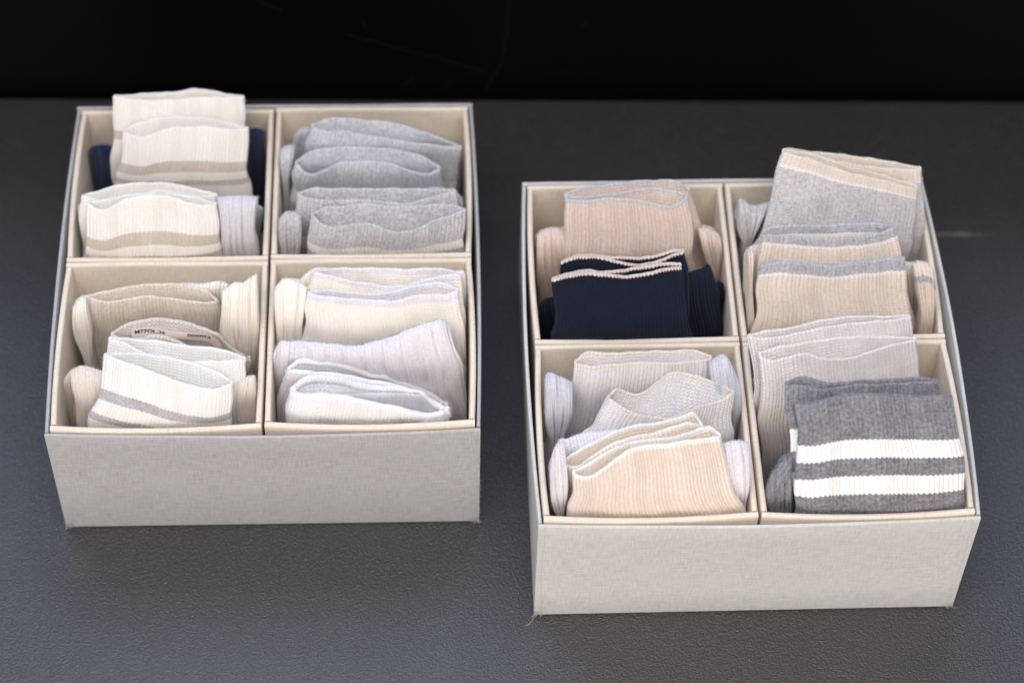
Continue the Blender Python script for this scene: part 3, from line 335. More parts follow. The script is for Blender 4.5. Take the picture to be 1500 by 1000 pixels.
 {'key': 'pink', 'label': 'dusty pink ribbed sock pair with thin grey cuff rims, behind the navy pair', 'box': 1, 'row': 1, 'col': 0, 'rib': 2.7, 'amp': 0.55, 'fuzz': 1.0, 'main': 'pink', 'cuffs': [{'v0': 88, 'd': 10, 'lip': 2.1, 'col': 'pink', 'tag': False, 'plain': False, 'fx': [-120.7, -119.7, -116.4, -111.2, -104.1, -95.7, -86.3, -76.3, -66.4, -56.9, -48.4, -41.2, -35.8, -32.3, -31.0], 'fl': [35.8, 35.9, 35.6, 34.9, 34.3, 35.0, 36.6, 38.2, 39.9, 40.7, 39.4, 38.0, 37.1, 36.4, 36.0], 'bx': [-120.7, -119.5, -116.1, -110.7, -103.5, -95.0, -85.5, -75.5, -65.5, -56.0, -47.5, -40.5, -35.2, -32.0, -31.0], 'bk': [36.8, 36.9, 37.8, 39.3, 40.6, 41.5, 42.6, 43.5, 44.3, 44.7, 44.8, 44.2, 42.3, 39.8, 39.2], 'bL': [-120.0, -27.0], 'bR': [-8.9, -44.2], 'stripes': [(0.0, 1.7, 'rim_grey')]}, {'v0': 68, 'd': 14, 'lip': 2.1, 'col': 'pink', 'tag': False, 'plain': False, 'fx': [-120.8, -119.8, -116.7, -111.6, -104.8, -96.6, -87.4, -77.8, -68.1, -58.9, -50.6, -43.6, -38.3, -34.9, -33.6], 'fl': [47.7, 48.0, 48.0, 47.6, 47.4, 48.1, 49.0, 48.6, 47.0, 44.8, 43.0, 43.2, 45.0, 47.3, 47.9], 'bx': [-120.7, -119.5, -116.2, -110.9, -103.9, -95.6, -86.3, -76.6, -66.9, -57.7, -49.4, -42.6, -37.5, -34.4, -33.6], 'bk': [49.2, 48.9, 48.7, 48.6, 48.6, 49.3, 50.4, 51.8, 53.3, 54.1, 53.4, 52.3, 51.0, 49.4, 49.1], 'bL': [-121.7, -4.0], 'bR': [-25.1, -18.3], 'stripes': [(0.0, 2.3, 'rim_grey')]}], 'feet': [{'v0': 104, 'T': 14, 'col': 'pink', 'lace': False, 'tx': [-143.0, -136.1, -129.0, -121.8, -114.7, -107.5, -100.4, -93.2, -86.1, -78.9, -71.7, -64.6, -57.4, -50.3, -43.1, -36.0, -28.9, -21.7, -14.5, -7.0, 2.2], 'tl': [-21.9, -14.3, -12.5, -13.7, -13.6, -13.6, -13.8, -14.2, -14.6, -15.0, -15.4, -15.7, -15.7, -15.4, -14.7, -13.9, -13.5, -14.0, -14.5, -18.9, -40.8], 'bL': [-136.6, -92.1], 'bR': [2.0, -73.3], 'stripes': []}, {'v0': 118, 'T': 12, 'col': 'pink', 'lace': False, 'tx': [-141.2, -134.2, -127.1, -120.1, -112.9, -105.8, -98.6, -91.4, -84.2, -76.9, -69.6, -62.4, -55.1, -47.9, -40.8, -33.6, -26.4, -19.1, -11.8, -4.1, 4.9], 'tl': [-46.5, -41.3, -36.5, -33.3, -31.4, -30.6, -30.7, -31.4, -32.6, -33.9, -35.2, -36.2, -36.6, -36.4, -35.6, -34.9, -34.8, -35.9, -36.8, -43.0, -62.2], 'bL': [-135.5, -110.6], 'bR': [4.1, -91.5], 'stripes': []}, {'v0': 74, 'T': 17, 'col': 'pink', 'lace': False, 'tx': [-144.7, -143.4, -142.0, -140.7, -139.4, -138.1, -136.8, -135.4, -134.1, -132.8, -131.5, -130.2, -128.9, -127.5, -126.2, -124.9, -123.6, -122.3, -121.0, -119.6, -118.3], 'tl': [15.3, 16.4, 17.4, 18.4, 19.3, 20.0, 20.6, 21.0, 21.3, 21.5, 21.6, 21.6, 21.5, 21.3, 21.2, 21.0, 20.8, 20.7, 20.6, 20.5, 20.5], 'bL': [-139.2, -52.6], 'bR': [-116.7, -53.2], 'stripes': []}, {'v0': 74, 'T': 17, 'col': 'pink', 'lace': False, 'tx': [-25.5, -24.5, -23.4, -22.3, -21.3, -20.2, -19.2, -18.1, -17.0, -16.0, -14.9, -13.8, -12.8, -11.7, -10.6, -9.6, -8.5, -7.4, -6.3, -5.0, -3.5], 'tl': [19.7, 19.6, 19.7, 19.8, 19.9, 20.0, 20.0, 20.0, 19.9, 19.6, 19.2, 18.6, 18.0, 17.5, 16.9, 16.1, 14.6, 12.3, 8.2, 1.9, -4.8], 'bL': [-11.3, -31.7], 'bR': [-4.0, -34.3], 'stripes': []}]},
 {'key': 'navy', 'label': 'dark navy sock pair with pink picot cuff rims, in front of the dusty pink pair', 'box': 1, 'row': 1, 'col': 0, 'rib': 2.4, 'amp': 0.4, 'fuzz': 1.0, 'main': 'navy', 'cuffs': [{'v0': 18, 'd': 6, 'lip': 2.1, 'col': 'navy', 'tag': False, 'plain': False, 'fx': [-126.5, -125.5, -122.3, -117.2, -110.5, -102.3, -93.3, -83.7, -74.1, -65.0, -56.8, -50.0, -44.8, -41.6, -40.4], 'fl': [42.5, 43.1, 44.5, 46.0, 46.5, 46.2, 44.8, 41.7, 40.1, 40.9, 43.2, 45.8, 47.2, 47.9, 48.1], 'bx': [-126.5, -125.3, -122.1, -116.9, -110.1, -101.9, -92.8, -83.2, -73.6, -64.5, -56.3, -49.5, -44.5, -41.3, -40.4], 'bk': [43.2, 43.5, 44.7, 46.3, 46.8, 46.3, 45.4, 44.5, 44.1, 44.6, 46.5, 48.7, 49.3, 49.5, 49.8], 'bL': [-130.7, -35.5], 'bR': [-31.0, -33.4], 'stripes': [(0.0, 1.4, 'rim_pink')]}, {'v0': 2, 'd': 7, 'lip': 2.1, 'col': 'navy', 'tag': False, 'plain': False, 'fx': [-133.7, -132.6, -129.3, -124.0, -116.9, -108.4, -98.9, -88.9, -78.9, -69.3, -60.8, -53.6, -48.2, -44.8, -43.5], 'fl': [42.5, 43.0, 44.1, 45.6, 46.8, 47.4, 46.8, 45.3, 45.0, 46.4, 48.2, 49.4, 50.0, 50.2, 50.1], 'bx': [-133.6, -132.5, -129.1, -123.7, -116.5, -107.9, -98.4, -88.3, -78.3, -68.7, -60.2, -53.1, -47.8, -44.5, -43.5], 'bk': [43.6, 43.8, 44.6, 46.1, 47.5, 48.3, 47.0, 47.4, 48.9, 50.3, 51.8, 52.4, 52.6, 52.7, 52.9], 'bL': [-131.9, -14.8], 'bR': [-33.8, -13.5], 'stripes': [(0.0, 1.6, 'rim_pink')]}], 'feet': [{'v0': 32, 'T': 14, 'col': 'navy', 'lace': False, 'tx': [-142.9, -136.6, -130.1, -123.5, -117.0, -110.5, -104.1, -97.6, -91.2, -84.7, -78.3, -71.8, -65.3, -58.8, -52.3, -45.8, -39.3, -32.8, -26.3, -19.8, -12.9], 'tl': [-12.4, -4.5, -2.8, -4.3, -4.4, -3.1, -1.4, 0.6, 2.8, 5.1, 7.5, 9.8, 12.1, 14.1, 16.2, 18.2, 20.0, 21.7, 23.4, 25.2, 2.9], 'bL': [-140.7, -49.0], 'bR': [-1.8, -49.2], 'stripes': []}, {'v0': 46, 'T': 9, 'col': 'navy', 'lace': False, 'tx': [-131.6, -125.1, -118.6, -112.1, -105.6, -99.1, -92.6, -86.2, -79.7, -73.3, -66.8, -60.3, -53.8, -47.3, -40.8, -34.3, -27.8, -21.4, -15.0, -8.6, -0.5], 'tl': [-33.9, -31.8, -29.7, -27.5, -25.2, -23.0, -20.8, -18.8, -16.8, -15.0, -13.3, -11.9, -10.8, -10.0, -9.4, -8.8, -8.0, -6.9, -4.7, -3.2, -20.5], 'bL': [-130.8, -67.2], 'bR': [3.6, -65.9], 'stripes': []}]},
 {'key': 'grey_beige_rim', 'label': 'light grey sock pair with beige cuff rims and a thin white line', 'box': 1, 'row': 1, 'col': 1, 'rib': 2.6, 'amp': 0.12, 'fuzz': 1.0, 'main': 'light_grey', 'cuffs': [{'v0': 90, 'd': 7, 'lip': 2.1, 'col': 'light_grey', 'tag': False, 'plain': False, 'fx': [41.1, 42.1, 45.7, 51.4, 59.1, 68.4, 78.8, 89.7, 100.7, 111.1, 120.5, 128.4, 134.4, 138.2, 139.6], 'fl': [64.5, 64.4, 64.0, 63.2, 61.8, 59.3, 56.6, 54.2, 52.4, 51.2, 50.6, 50.1, 49.7, 49.5, 49.2], 'bx': [41.1, 42.5, 46.2, 52.2, 60.1, 69.4, 79.9, 90.8, 101.8, 112.3, 121.6, 129.3, 135.1, 138.6, 139.6], 'bk': [66.1, 65.8, 65.1, 64.2, 63.0, 61.9, 60.8, 59.2, 57.6, 55.8, 54.2, 52.7, 51.5, 50.8, 50.8], 'bL': [24.3, -7.4], 'bR': [147.2, -28.7], 'stripes': [(0.0, 8.2, 'rim_beige'), (8.2, 9.3, 'line_pale')]}, {'v0': 74, 'd': 8, 'lip': 2.1, 'col': 'light_grey', 'tag': False, 'plain': False, 'fx': [37.6, 38.6, 42.1, 47.7, 55.3, 64.5, 74.7, 85.6, 96.4, 106.7, 116.0, 123.8, 129.8, 133.6, 135.1], 'fl': [75.3, 75.2, 74.4, 73.1, 70.9, 67.7, 63.9, 60.4, 57.7, 55.1, 52.6, 50.3, 48.4, 47.2, 46.7], 'bx': [37.6, 39.0, 42.7, 48.6, 56.4, 65.7, 76.0, 86.9, 97.7, 108.1, 117.3, 124.9, 130.7, 134.1, 135.0], 'bk': [77.6, 77.2, 76.7, 75.8, 74.3, 71.4, 67.7, 63.9, 61.1, 58.2, 55.3, 52.8, 51.0, 49.9, 49.7], 'bL': [15.8, -2.1], 'bR': [130.8, -5.0], 'stripes': [(0.0, 6.9, 'rim_beige'), (6.9, 8.7, 'line_pale')]}], 'feet': [{'v0': 104, 'T': 16, 'col': 'light_grey', 'lace': False, 'tx': [2.6, 9.2, 16.4, 23.5, 30.6, 37.8, 44.9, 52.1, 59.2, 66.4, 73.6, 80.8, 88.0, 95.4, 102.9, 110.6, 118.5, 126.4, 134.4, 142.0, 152.7], 'tl': [-1.6, 17.5, 12.4, 11.8, 14.4, 15.7, 16.4, 16.5, 16.1, 15.3, 13.9, 12.1, 9.5, 5.9, 1.3, -4.0, -8.9, -14.2, -19.3, -21.6, -43.5], 'bL': [13.0, -22.7], 'bR': [151.6, -48.3], 'stripes': []}, {'v0': 120, 'T': 8, 'col': 'light_grey', 'lace': False, 'tx': [9.6, 16.0, 22.3, 28.8, 35.4, 42.2, 49.1, 56.1, 63.2, 70.3, 77.5, 84.8, 92.0, 99.3, 106.8, 114.3, 121.9, 129.6, 137.3, 145.0, 152.7], 'tl': [-25.4, -19.2, -13.6, -9.7, -7.4, -6.4, -6.6, -7.6, -9.4, -11.6, -14.1, -16.6, -19.1, -22.2, -26.0, -30.3, -34.9, -39.6, -44.4, -49.1, -53.6], 'bL': [16.3, -42.8], 'bR': [155.3, -68.8], 'stripes': []}, {'v0': 82, 'T': 17, 'col': 'light_grey', 'lace': False, 'tx': [0.1, 1.5, 2.8, 4.2, 5.6, 7.0, 8.4, 9.8, 11.2, 12.6, 14.0, 15.4, 16.8, 18.2, 19.6, 21.0, 22.4, 23.7, 25.1, 26.5, 27.9], 'tl': [22.4, 26.2, 29.9, 32.5, 34.0, 34.6, 34.5, 33.8, 32.8, 31.7, 30.6, 29.7, 29.2, 29.3, 29.5, 29.8, 30.1, 30.5, 30.8, 31.2, 31.5], 'bL': [9.3, 3.8], 'bR': [18.3, 4.6], 'stripes': []}]},
 {'key': 'beige_grey_rim', 'label': 'sandy beige ribbed sock pair with grey cuff rims and a thin white line', 'box': 1, 'row': 1, 'col': 1, 'rib': 2.8, 'amp': 0.5, 'fuzz': 1.0, 'main': 'beige_warm', 'cuffs': [{'v0': 20, 'd': 10, 'lip': 2.1, 'col': 'beige_warm', 'tag': False, 'plain': False, 'fx': [17.9, 18.8, 22.1, 27.6, 34.9, 43.7, 53.5, 63.9, 74.4, 84.3, 93.2, 100.7, 106.4, 110.1, 111.6], 'fl': [57.5, 57.8, 58.0, 58.0, 57.2, 56.0, 55.4, 55.0, 55.1, 55.9, 57.1, 58.6, 60.2, 61.3, 61.4], 'bx': [17.9, 19.3, 22.9, 28.6, 36.1, 45.0, 55.0, 65.5, 75.9, 85.8, 94.6, 102.0, 107.4, 110.7, 111.5], 'bk': [59.9, 60.4, 62.5, 63.5, 63.5, 63.5, 63.2, 63.4, 63.9, 64.3, 64.5, 64.5, 63.4, 62.4, 62.3], 'bL': [12.2, -26.5], 'bR': [133.8, -38.7], 'stripes': [(0.0, 6.0, 'rim_grey_dark'), (6.0, 7.8, 'line_pale')]}, {'v0': 3, 'd': 6, 'lip': 2.1, 'col': 'beige_warm', 'tag': False, 'plain': False, 'fx': [15.2, 16.3, 19.9, 25.9, 33.8, 43.3, 53.9, 65.2, 76.3, 87.0, 96.6, 104.6, 110.7, 114.6, 116.1], 'fl': [49.6, 50.0, 50.8, 51.8, 51.8, 50.9, 49.6, 48.6, 50.3, 51.3, 52.3, 53.5, 53.4, 53.2, 53.0], 'bx': [15.2, 16.6, 20.4, 26.5, 34.5, 44.2, 54.9, 66.2, 77.4, 88.0, 97.6, 105.5, 111.4, 115.0, 116.1], 'bk': [51.6, 51.5, 51.8, 52.3, 52.0, 50.9, 49.8, 49.0, 50.5, 52.0, 53.0, 53.5, 53.6, 53.8, 54.0], 'bL': [8.5, -1.9], 'bR': [125.1, -15.1], 'stripes': [(0.0, 7.8, 'rim_grey_dark'), (7.8, 9.9, 'line_pale')]}], 'feet': [{'v0': 36, 'T': 14, 'col': 'beige_warm', 'lace': False, 'tx': [1.4, 8.3, 15.3, 22.4, 29.4, 36.4, 43.5, 50.5, 57.5, 64.6, 71.6, 78.7, 85.7, 92.8, 99.9, 107.0, 114.1, 121.2, 128.3, 135.4, 142.7], 'tl': [27.3, 35.4, 37.2, 35.4, 33.6, 33.7, 34.0, 34.4, 34.7, 34.9, 35.0, 34.8, 34.4, 33.5, 32.2, 30.3, 27.3, 24.3, 22.8, 23.4, 15.1], 'bL': [14.9, -43.9], 'bR': [153.5, -58.0], 'stripes': []}, {'v0': 44, 'T': 12, 'col': 'beige_warm', 'lace': False, 'tx': [107.0, 108.8, 110.6, 112.4, 114.2, 116.0, 117.8, 119.6, 121.5, 123.4, 125.2, 127.1, 129.0, 130.8, 132.7, 134.6, 136.5, 138.4, 140.4, 142.4, 144.9], 'tl': [0.2, 1.6, 3.0, 4.4, 5.8, 7.1, 8.4, 9.6, 10.7, 11.7, 12.6, 13.4, 14.2, 14.9, 15.9, 16.5, 16.5, 15.8, 14.6, 10.6, 1.8], 'bL': [112.5, -44.7], 'bR': [156.4, -67.6], 'stripes': [(9.3, 14.2, 'rim_grey_dark')]}, {'v0': 50, 'T': 10, 'col': 'beige_warm', 'lace': False, 'tx': [65.3, 69.9, 74.6, 79.3, 84.1, 89.0, 93.9, 98.8, 103.6, 108.4, 113.2, 117.8, 122.3, 126.7, 130.9, 134.8, 138.5, 141.8, 145.2, 149.6, 156.8], 'tl': [-22.9, -23.9, -25.5, -27.8, -30.4, -33.2, -36.2, -39.0, -41.6, -43.8, -45.4, -46.3, -46.3, -45.2, -42.9, -39.2, -34.0, -26.2, -19.1, -18.5, -35.2], 'bL': [70.7, -72.1], 'bR': [158.9, -75.9], 'stripes': [(0.0, 6.0, 'rim_grey_dark')]}, {'v0': 10, 'T': 17, 'col': 'beige_warm', 'lace': False, 'tx': [125.7, 126.4, 127.0, 127.7, 128.3, 129.0, 129.7, 130.3, 131.0, 131.7, 132.3, 133.0, 133.7, 134.3, 135.0, 135.7, 136.4, 137.1, 137.8, 138.5, 139.2], 'tl': [42.4, 42.6, 42.8, 43.1, 43.4, 43.6, 43.8, 43.9, 44.0, 43.9, 43.7, 43.5, 43.3, 43.0, 42.6, 42.1, 41.3, 40.1, 38.7, 37.0, 35.2], 'bL': [132.5, -20.8], 'bR': [144.4, -21.1], 'stripes': [(9.3, 14.2, 'rim_grey_dark')]}, {'v0': 10, 'T': 20, 'col': 'beige_warm', 'lace': False, 'tx': [-0.8, -0.2, 0.3, 0.9, 1.4, 2.0, 2.5, 3.1, 3.6, 4.2, 4.8, 5.3, 5.9, 6.4, 7.0, 7.5, 8.1, 8.7, 9.2, 9.8, 10.3], 'tl': [47.5, 48.3, 49.1, 49.9, 50.7, 51.5, 52.2, 52.8, 53.2, 53.5, 53.7, 53.9, 53.9, 53.8, 53.7, 53.6, 53.5, 53.3, 53.2, 53.2, 53.1], 'bL': [8.8, -8.6], 'bR': [10.7, -8.7], 'stripes': []}]},
 {'key': 'pale_grey_open', 'label': 'pale grey ribbed sock pair with sandy cuff edges, front cuff gaping wide open', 'box': 1, 'row': 0, 'col': 0, 'rib': 2.6, 'amp': 0.45, 'fuzz': 1.0, 'main': 'pale_warm_grey', 'cuffs': [{'v0': 98, 'd': 10, 'lip': 2.1, 'col': 'pale_warm_grey', 'tag': False, 'plain': False, 'fx': [-120.0, -119.0, -115.6, -110.0, -102.6, -93.7, -83.8, -73.4, -62.9, -52.9, -44.0, -36.4, -30.7, -27.1, -25.7], 'fl': [24.4, 24.5, 23.9, 23.1, 23.5, 24.4, 25.1, 25.5, 24.9, 24.7, 25.0, 25.5, 26.2, 26.5, 26.3], 'bx': [-120.0, -118.7, -115.2, -109.5, -102.0, -93.0, -83.0, -72.5, -62.0, -52.0, -43.1, -35.6, -30.1, -26.7, -25.7], 'bk': [26.2, 27.1, 30.4, 32.1, 30.5, 30.4, 30.7, 30.9, 31.2, 31.3, 31.7, 31.4, 29.6, 28.1, 27.9], 'bL': [-127.0, -56.0], 'bR': [-20.8, -17.9], 'stripes': [(0.0, 1.8, 'rim_beige')]}, {'v0': 54, 'd': 24, 'lip': 2.1, 'col': 'pale_warm_grey', 'tag': False, 'plain': False, 'fx': [-98.8, -98.0, -95.1, -90.2, -83.6, -75.5, -66.6, -57.1, -47.6, -38.6, -30.4, -23.4, -18.1, -14.6, -13.0], 'fl': [34.8, 34.8, 32.7, 29.8, 26.9, 24.7, 23.3, 22.8, 27.2, 30.5, 31.7, 33.6, 35.7, 37.4, 37.2], 'bx': [-98.8, -97.4, -94.0, -88.7, -81.8, -73.5, -64.3, -54.8, -45.2, -36.1, -28.0, -21.3, -16.4, -13.5, -13.0], 'bk': [36.2, 36.4, 38.9, 37.6, 35.2, 36.3, 43.1, 49.0, 49.3, 46.4, 43.3, 40.9, 38.9, 37.9, 38.3], 'bL': [-116.8, -0.6], 'bR': [-14.3, -4.8], 'stripes': [(0.0, 1.7, 'rim_beige')]}], 'feet': [{'v0': 80, 'T': 17, 'col': 'pale_blue', 'lace': False, 'tx': [-145.8, -144.6, -143.4, -142.2, -141.0, -139.8, -138.6, -137.5, -136.3, -135.1, -133.9, -132.7, -131.6, -130.4, -129.2, -128.0, -126.8, -125.7, -124.5, -123.3, -122.1], 'tl': [26.2, 27.7, 29.3, 30.6, 31.5, 31.9, 32.0, 31.7, 31.3, 30.7, 30.1, 29.6, 29.1, 28.7, 28.2, 27.7, 27.1, 26.5, 25.9, 25.4, 24.8], 'bL': [-139.8, -31.9], 'bR': [-128.0, -29.7], 'stripes': []}, {'v0': 80, 'T': 17, 'col': 'pale_blue', 'lace': False, 'tx': [-27.9, -26.8, -25.7, -24.6, -23.6, -22.5, -21.4, -20.3, -19.2, -18.1, -17.1, -16.0, -14.9, -13.8, -12.7, -11.6, -10.4, -9.3, -8.2, -7.1, -6.0], 'tl': [38.3, 38.6, 39.1, 39.8, 40.5, 41.2, 41.9, 42.4, 42.7, 42.8, 42.4, 41.7, 40.5, 38.8, 36.8, 34.5, 32.1, 29.3, 26.3, 23.2, 20.1], 'bL': [-16.3, -33.2], 'bR': [-2.6, -33.7], 'stripes': []}]},
 {'key': 'beige_white_rim', 'label': 'tan ribbed sock pair with white cuff rims and lilac-grey feet', 'box': 1, 'row': 0, 'col': 0, 'rib': 2.4, 'amp': 0.5, 'fuzz': 1.0, 'main': 'tan', 'cuffs': [{'v0': 22, 'd': 12, 'lip': 2.1, 'col': 'tan', 'tag': False, 'plain': False, 'fx': [-132.5, -131.5, -128.1, -122.6, -115.1, -106.3, -96.4, -85.9, -75.5, -65.5, -56.6, -49.1, -43.4, -39.7, -38.3], 'fl': [17.5, 17.7, 16.9, 17.1, 22.4, 28.9, 33.7, 36.9, 39.1, 41.4, 43.8, 46.0, 45.1, 43.6, 42.7], 'bx': [-132.5, -131.2, -127.6, -121.9, -114.4, -105.4, -95.4, -84.9, -74.4, -64.4, -55.5, -48.1, -42.6, -39.2, -38.3], 'bk': [19.3, 19.9, 22.6, 25.7, 29.8, 34.4, 38.6, 41.8, 43.4, 44.6, 46.8, 49.4, 51.0, 45.8, 44.2], 'bL': [-133.2, -48.3], 'bR': [-17.7, -51.1], 'stripes': [(0.0, 2.1, 'white')]}, {'v0': 2, 'd': 12, 'lip': 2.1, 'col': 'tan', 'tag': False, 'plain': False, 'fx': [-125.8, -124.7, -121.2, -115.4, -107.7, -98.5, -88.2, -77.4, -66.5, -56.2, -46.9, -39.1, -33.2, -29.4, -27.9], 'fl': [27.9, 27.9, 26.7, 27.0, 31.7, 39.7, 45.7, 48.1, 49.1, 50.2, 51.1, 51.9, 52.4, 52.5, 52.1], 'bx': [-125.8, -124.4, -120.7, -114.8, -107.0, -97.6, -87.2, -76.3, -65.4, -55.0, -45.8, -38.1, -32.4, -28.9, -27.9], 'bk': [30.0, 30.1, 31.4, 34.4, 39.3, 44.5, 47.3, 49.0, 50.3, 51.5, 54.3, 57.5, 57.8, 54.9, 54.3], 'bL': [-128.6, -16.6], 'bR': [-7.4, -19.6], 'stripes': [(0.0, 2.6, 'white')]}], 'feet': [{'v0': 38, 'T': 14, 'col': 'lilac', 'lace': False, 'tx': [-142.2, -135.7, -128.8, -121.8, -114.9, -108.0, -101.1, -94.2, -87.3, -80.4, -73.5, -66.6, -59.7, -52.8, -45.9, -38.9, -32.0, -25.0, -18.1, -11.2, -4.2], 'tl': [-10.1, 18.0, 21.1, 24.0, 25.5, 25.9, 26.4, 26.9, 27.2, 27.4, 27.4, 27.0, 26.4, 25.4, 23.8, 21.1, 18.1, 16.0, 16.0, 17.5, 15.8], 'bL': [-132.7, -62.9], 'bR': [0.7, -64.9], 'stripes': []}, {'v0': 48, 'T': 5, 'col': 'lilac', 'lace': False, 'tx': [-141.1, -135.0, -128.3, -121.4, -114.5, -107.6, -100.6, -93.7, -86.8, -79.9, -73.0, -66.0, -59.1, -52.2, -45.2, -38.2, -31.2, -24.2, -17.2, -10.1, -2.9], 'tl': [-28.9, -0.9, 12.6, 16.0, 15.6, 15.1, 16.3, 17.1, 17.2, 16.9, 16.2, 15.2, 13.9, 12.5, 11.1, 9.6, 8.4, 7.1, 5.5, 3.0, 0.0], 'bL': [-135.3, -78.7], 'bR': [4.0, -80.9], 'stripes': []}, {'v0': 12, 'T': 15, 'col': 'lilac', 'lace': False, 'tx': [-143.6, -143.0, -142.3, -141.7, -141.1, -140.4, -139.8, -139.2, -138.5, -137.9, -137.3, -136.6, -136.0, -135.4, -134.8, -134.1, -133.5, -132.9, -132.3, -131.6, -131.0], 'tl': [22.8, 24.8, 27.0, 29.2, 31.2, 33.2, 34.9, 36.3, 37.4, 38.3, 39.0, 39.5, 39.9, 40.2, 40.4, 40.6, 40.7, 40.9, 41.1, 41.4, 41.8], 'bL': [-136.0, -21.4], 'bR': [-130.6, -21.6], 'stripes': []}, {'v0': 12, 'T': 15, 'col': 'lilac', 'lace': False, 'tx': [-25.6, -24.7, -23.7, -22.8, -21.9, -20.9, -20.0, -19.0, -18.1, -17.2, -16.2, -15.3, -14.3, -13.4, -12.5, -11.5, -10.6, -9.6, -8.7, -7.7, -6.8], 'tl': [37.5, 37.7, 37.9, 38.2, 38.5, 38.7, 39.0, 39.2, 39.4, 39.6, 39.7, 39.7, 39.7, 39.6, 39.4, 39.1, 38.9, 38.6, 38.3, 38.0, 37.7], 'bL': [-12.9, -24.5], 'bR': [-5.1, -23.4], 'stripes': []}]},
 {'key': 'pinkish_grey', 'label': 'pale pinkish-grey ribbed sock pair behind the dark grey striped pair', 'box': 1, 'row': 0, 'col': 1, 'rib': 2.7, 'amp': 0.5, 'fuzz': 1.0, 'main': 'pinkish_grey', 'cuffs': [{'v0': 90, 'd': 8, 'lip': 2.1, 'col': 'pinkish_grey', 'tag': False, 'plain': False, 'fx': [0.1, 1.3, 5.4, 11.9, 20.7, 31.3, 43.1, 55.5, 67.9, 79.8, 90.5, 99.4, 106.2, 110.6, 112.3], 'fl': [48.8, 48.8, 48.0, 47.5, 48.9, 50.8, 53.1, 55.6, 56.9, 57.8, 58.6, 59.3, 59.7, 59.9, 59.7], 'bx': [0.1, 1.7, 6.0, 12.7, 21.7, 32.4, 44.3, 56.7, 69.2, 81.1, 91.7, 100.5, 107.1, 111.1, 112.2], 'bk': [49.7, 49.7, 50.3, 51.5, 52.6, 53.9, 56.7, 59.2, 60.6, 60.8, 60.7, 60.8, 60.9, 61.1, 61.4], 'bL': [9.2, -27.9], 'bR': [120.1, 15.1], 'stripes': []}, {'v0': 72, 'd': 11, 'lip': 2.1, 'col': 'pinkish_grey', 'tag': False, 'plain': False, 'fx': [6.5, 7.5, 11.4, 17.6, 26.0, 36.0, 47.4, 59.3, 71.3, 82.6, 92.8, 101.4, 108.0, 112.2, 113.9], 'fl': [49.2, 48.9, 47.1, 47.1, 49.2, 51.7, 48.4, 47.2, 48.4, 52.1, 55.0, 56.9, 58.1, 58.6, 58.5], 'bx': [6.4, 8.0, 12.2, 18.7, 27.3, 37.6, 49.0, 61.0, 73.0, 84.3, 94.5, 102.9, 109.2, 112.9, 113.9], 'bk': [51.4, 51.5, 52.7, 54.4, 55.4, 56.8, 58.4, 59.8, 60.5, 60.4, 60.2, 59.9, 59.7, 59.7, 60.1], 'bL': [14.5, -71.0], 'bR': [119.9, 10.0], 'stripes': [(25.0, 35.3, 'warm_tint'), (44.9, 57.1, 'warm_tint')]}], 'feet': [{'v0': 104, 'T': 14, 'col': 'pinkish_grey', 'lace': False, 'tx': [4.8, 10.0, 15.6, 21.4, 27.1, 32.9, 38.7, 44.5, 50.4, 56.2, 62.0, 67.8, 73.6, 79.3, 85.1, 90.9, 96.7, 102.5, 108.3, 114.2, 120.0], 'tl': [-1.6, 15.0, 23.0, 27.2, 28.6, 28.0, 25.9, 23.2, 20.4, 18.4, 17.7, 18.1, 18.8, 19.7, 20.6, 21.2, 21.4, 21.1, 19.9, 17.7, 14.7], 'bL': [23.6, -118.3], 'bR': [136.9, -77.4], 'stripes': []}, {'v0': 118, 'T': 10, 'col': 'pinkish_grey', 'lace': False, 'tx': [9.1, 12.9, 17.2, 22.6, 28.3, 34.1, 40.0, 45.9, 52.1, 58.3, 64.3, 70.1, 75.9, 81.7, 87.5, 93.4, 99.2, 105.1, 111.0, 116.8, 122.7], 'tl': [-33.8, -13.5, 1.9, 9.6, 12.1, 11.6, 8.9, 4.7, -0.3, -4.4, -5.9, -5.8, -5.8, -5.9, -6.1, -6.3, -6.6, -6.9, -7.1, -7.4, -7.6], 'bL': [27.1, -139.9], 'bR': [142.1, -98.4], 'stripes': []}]},
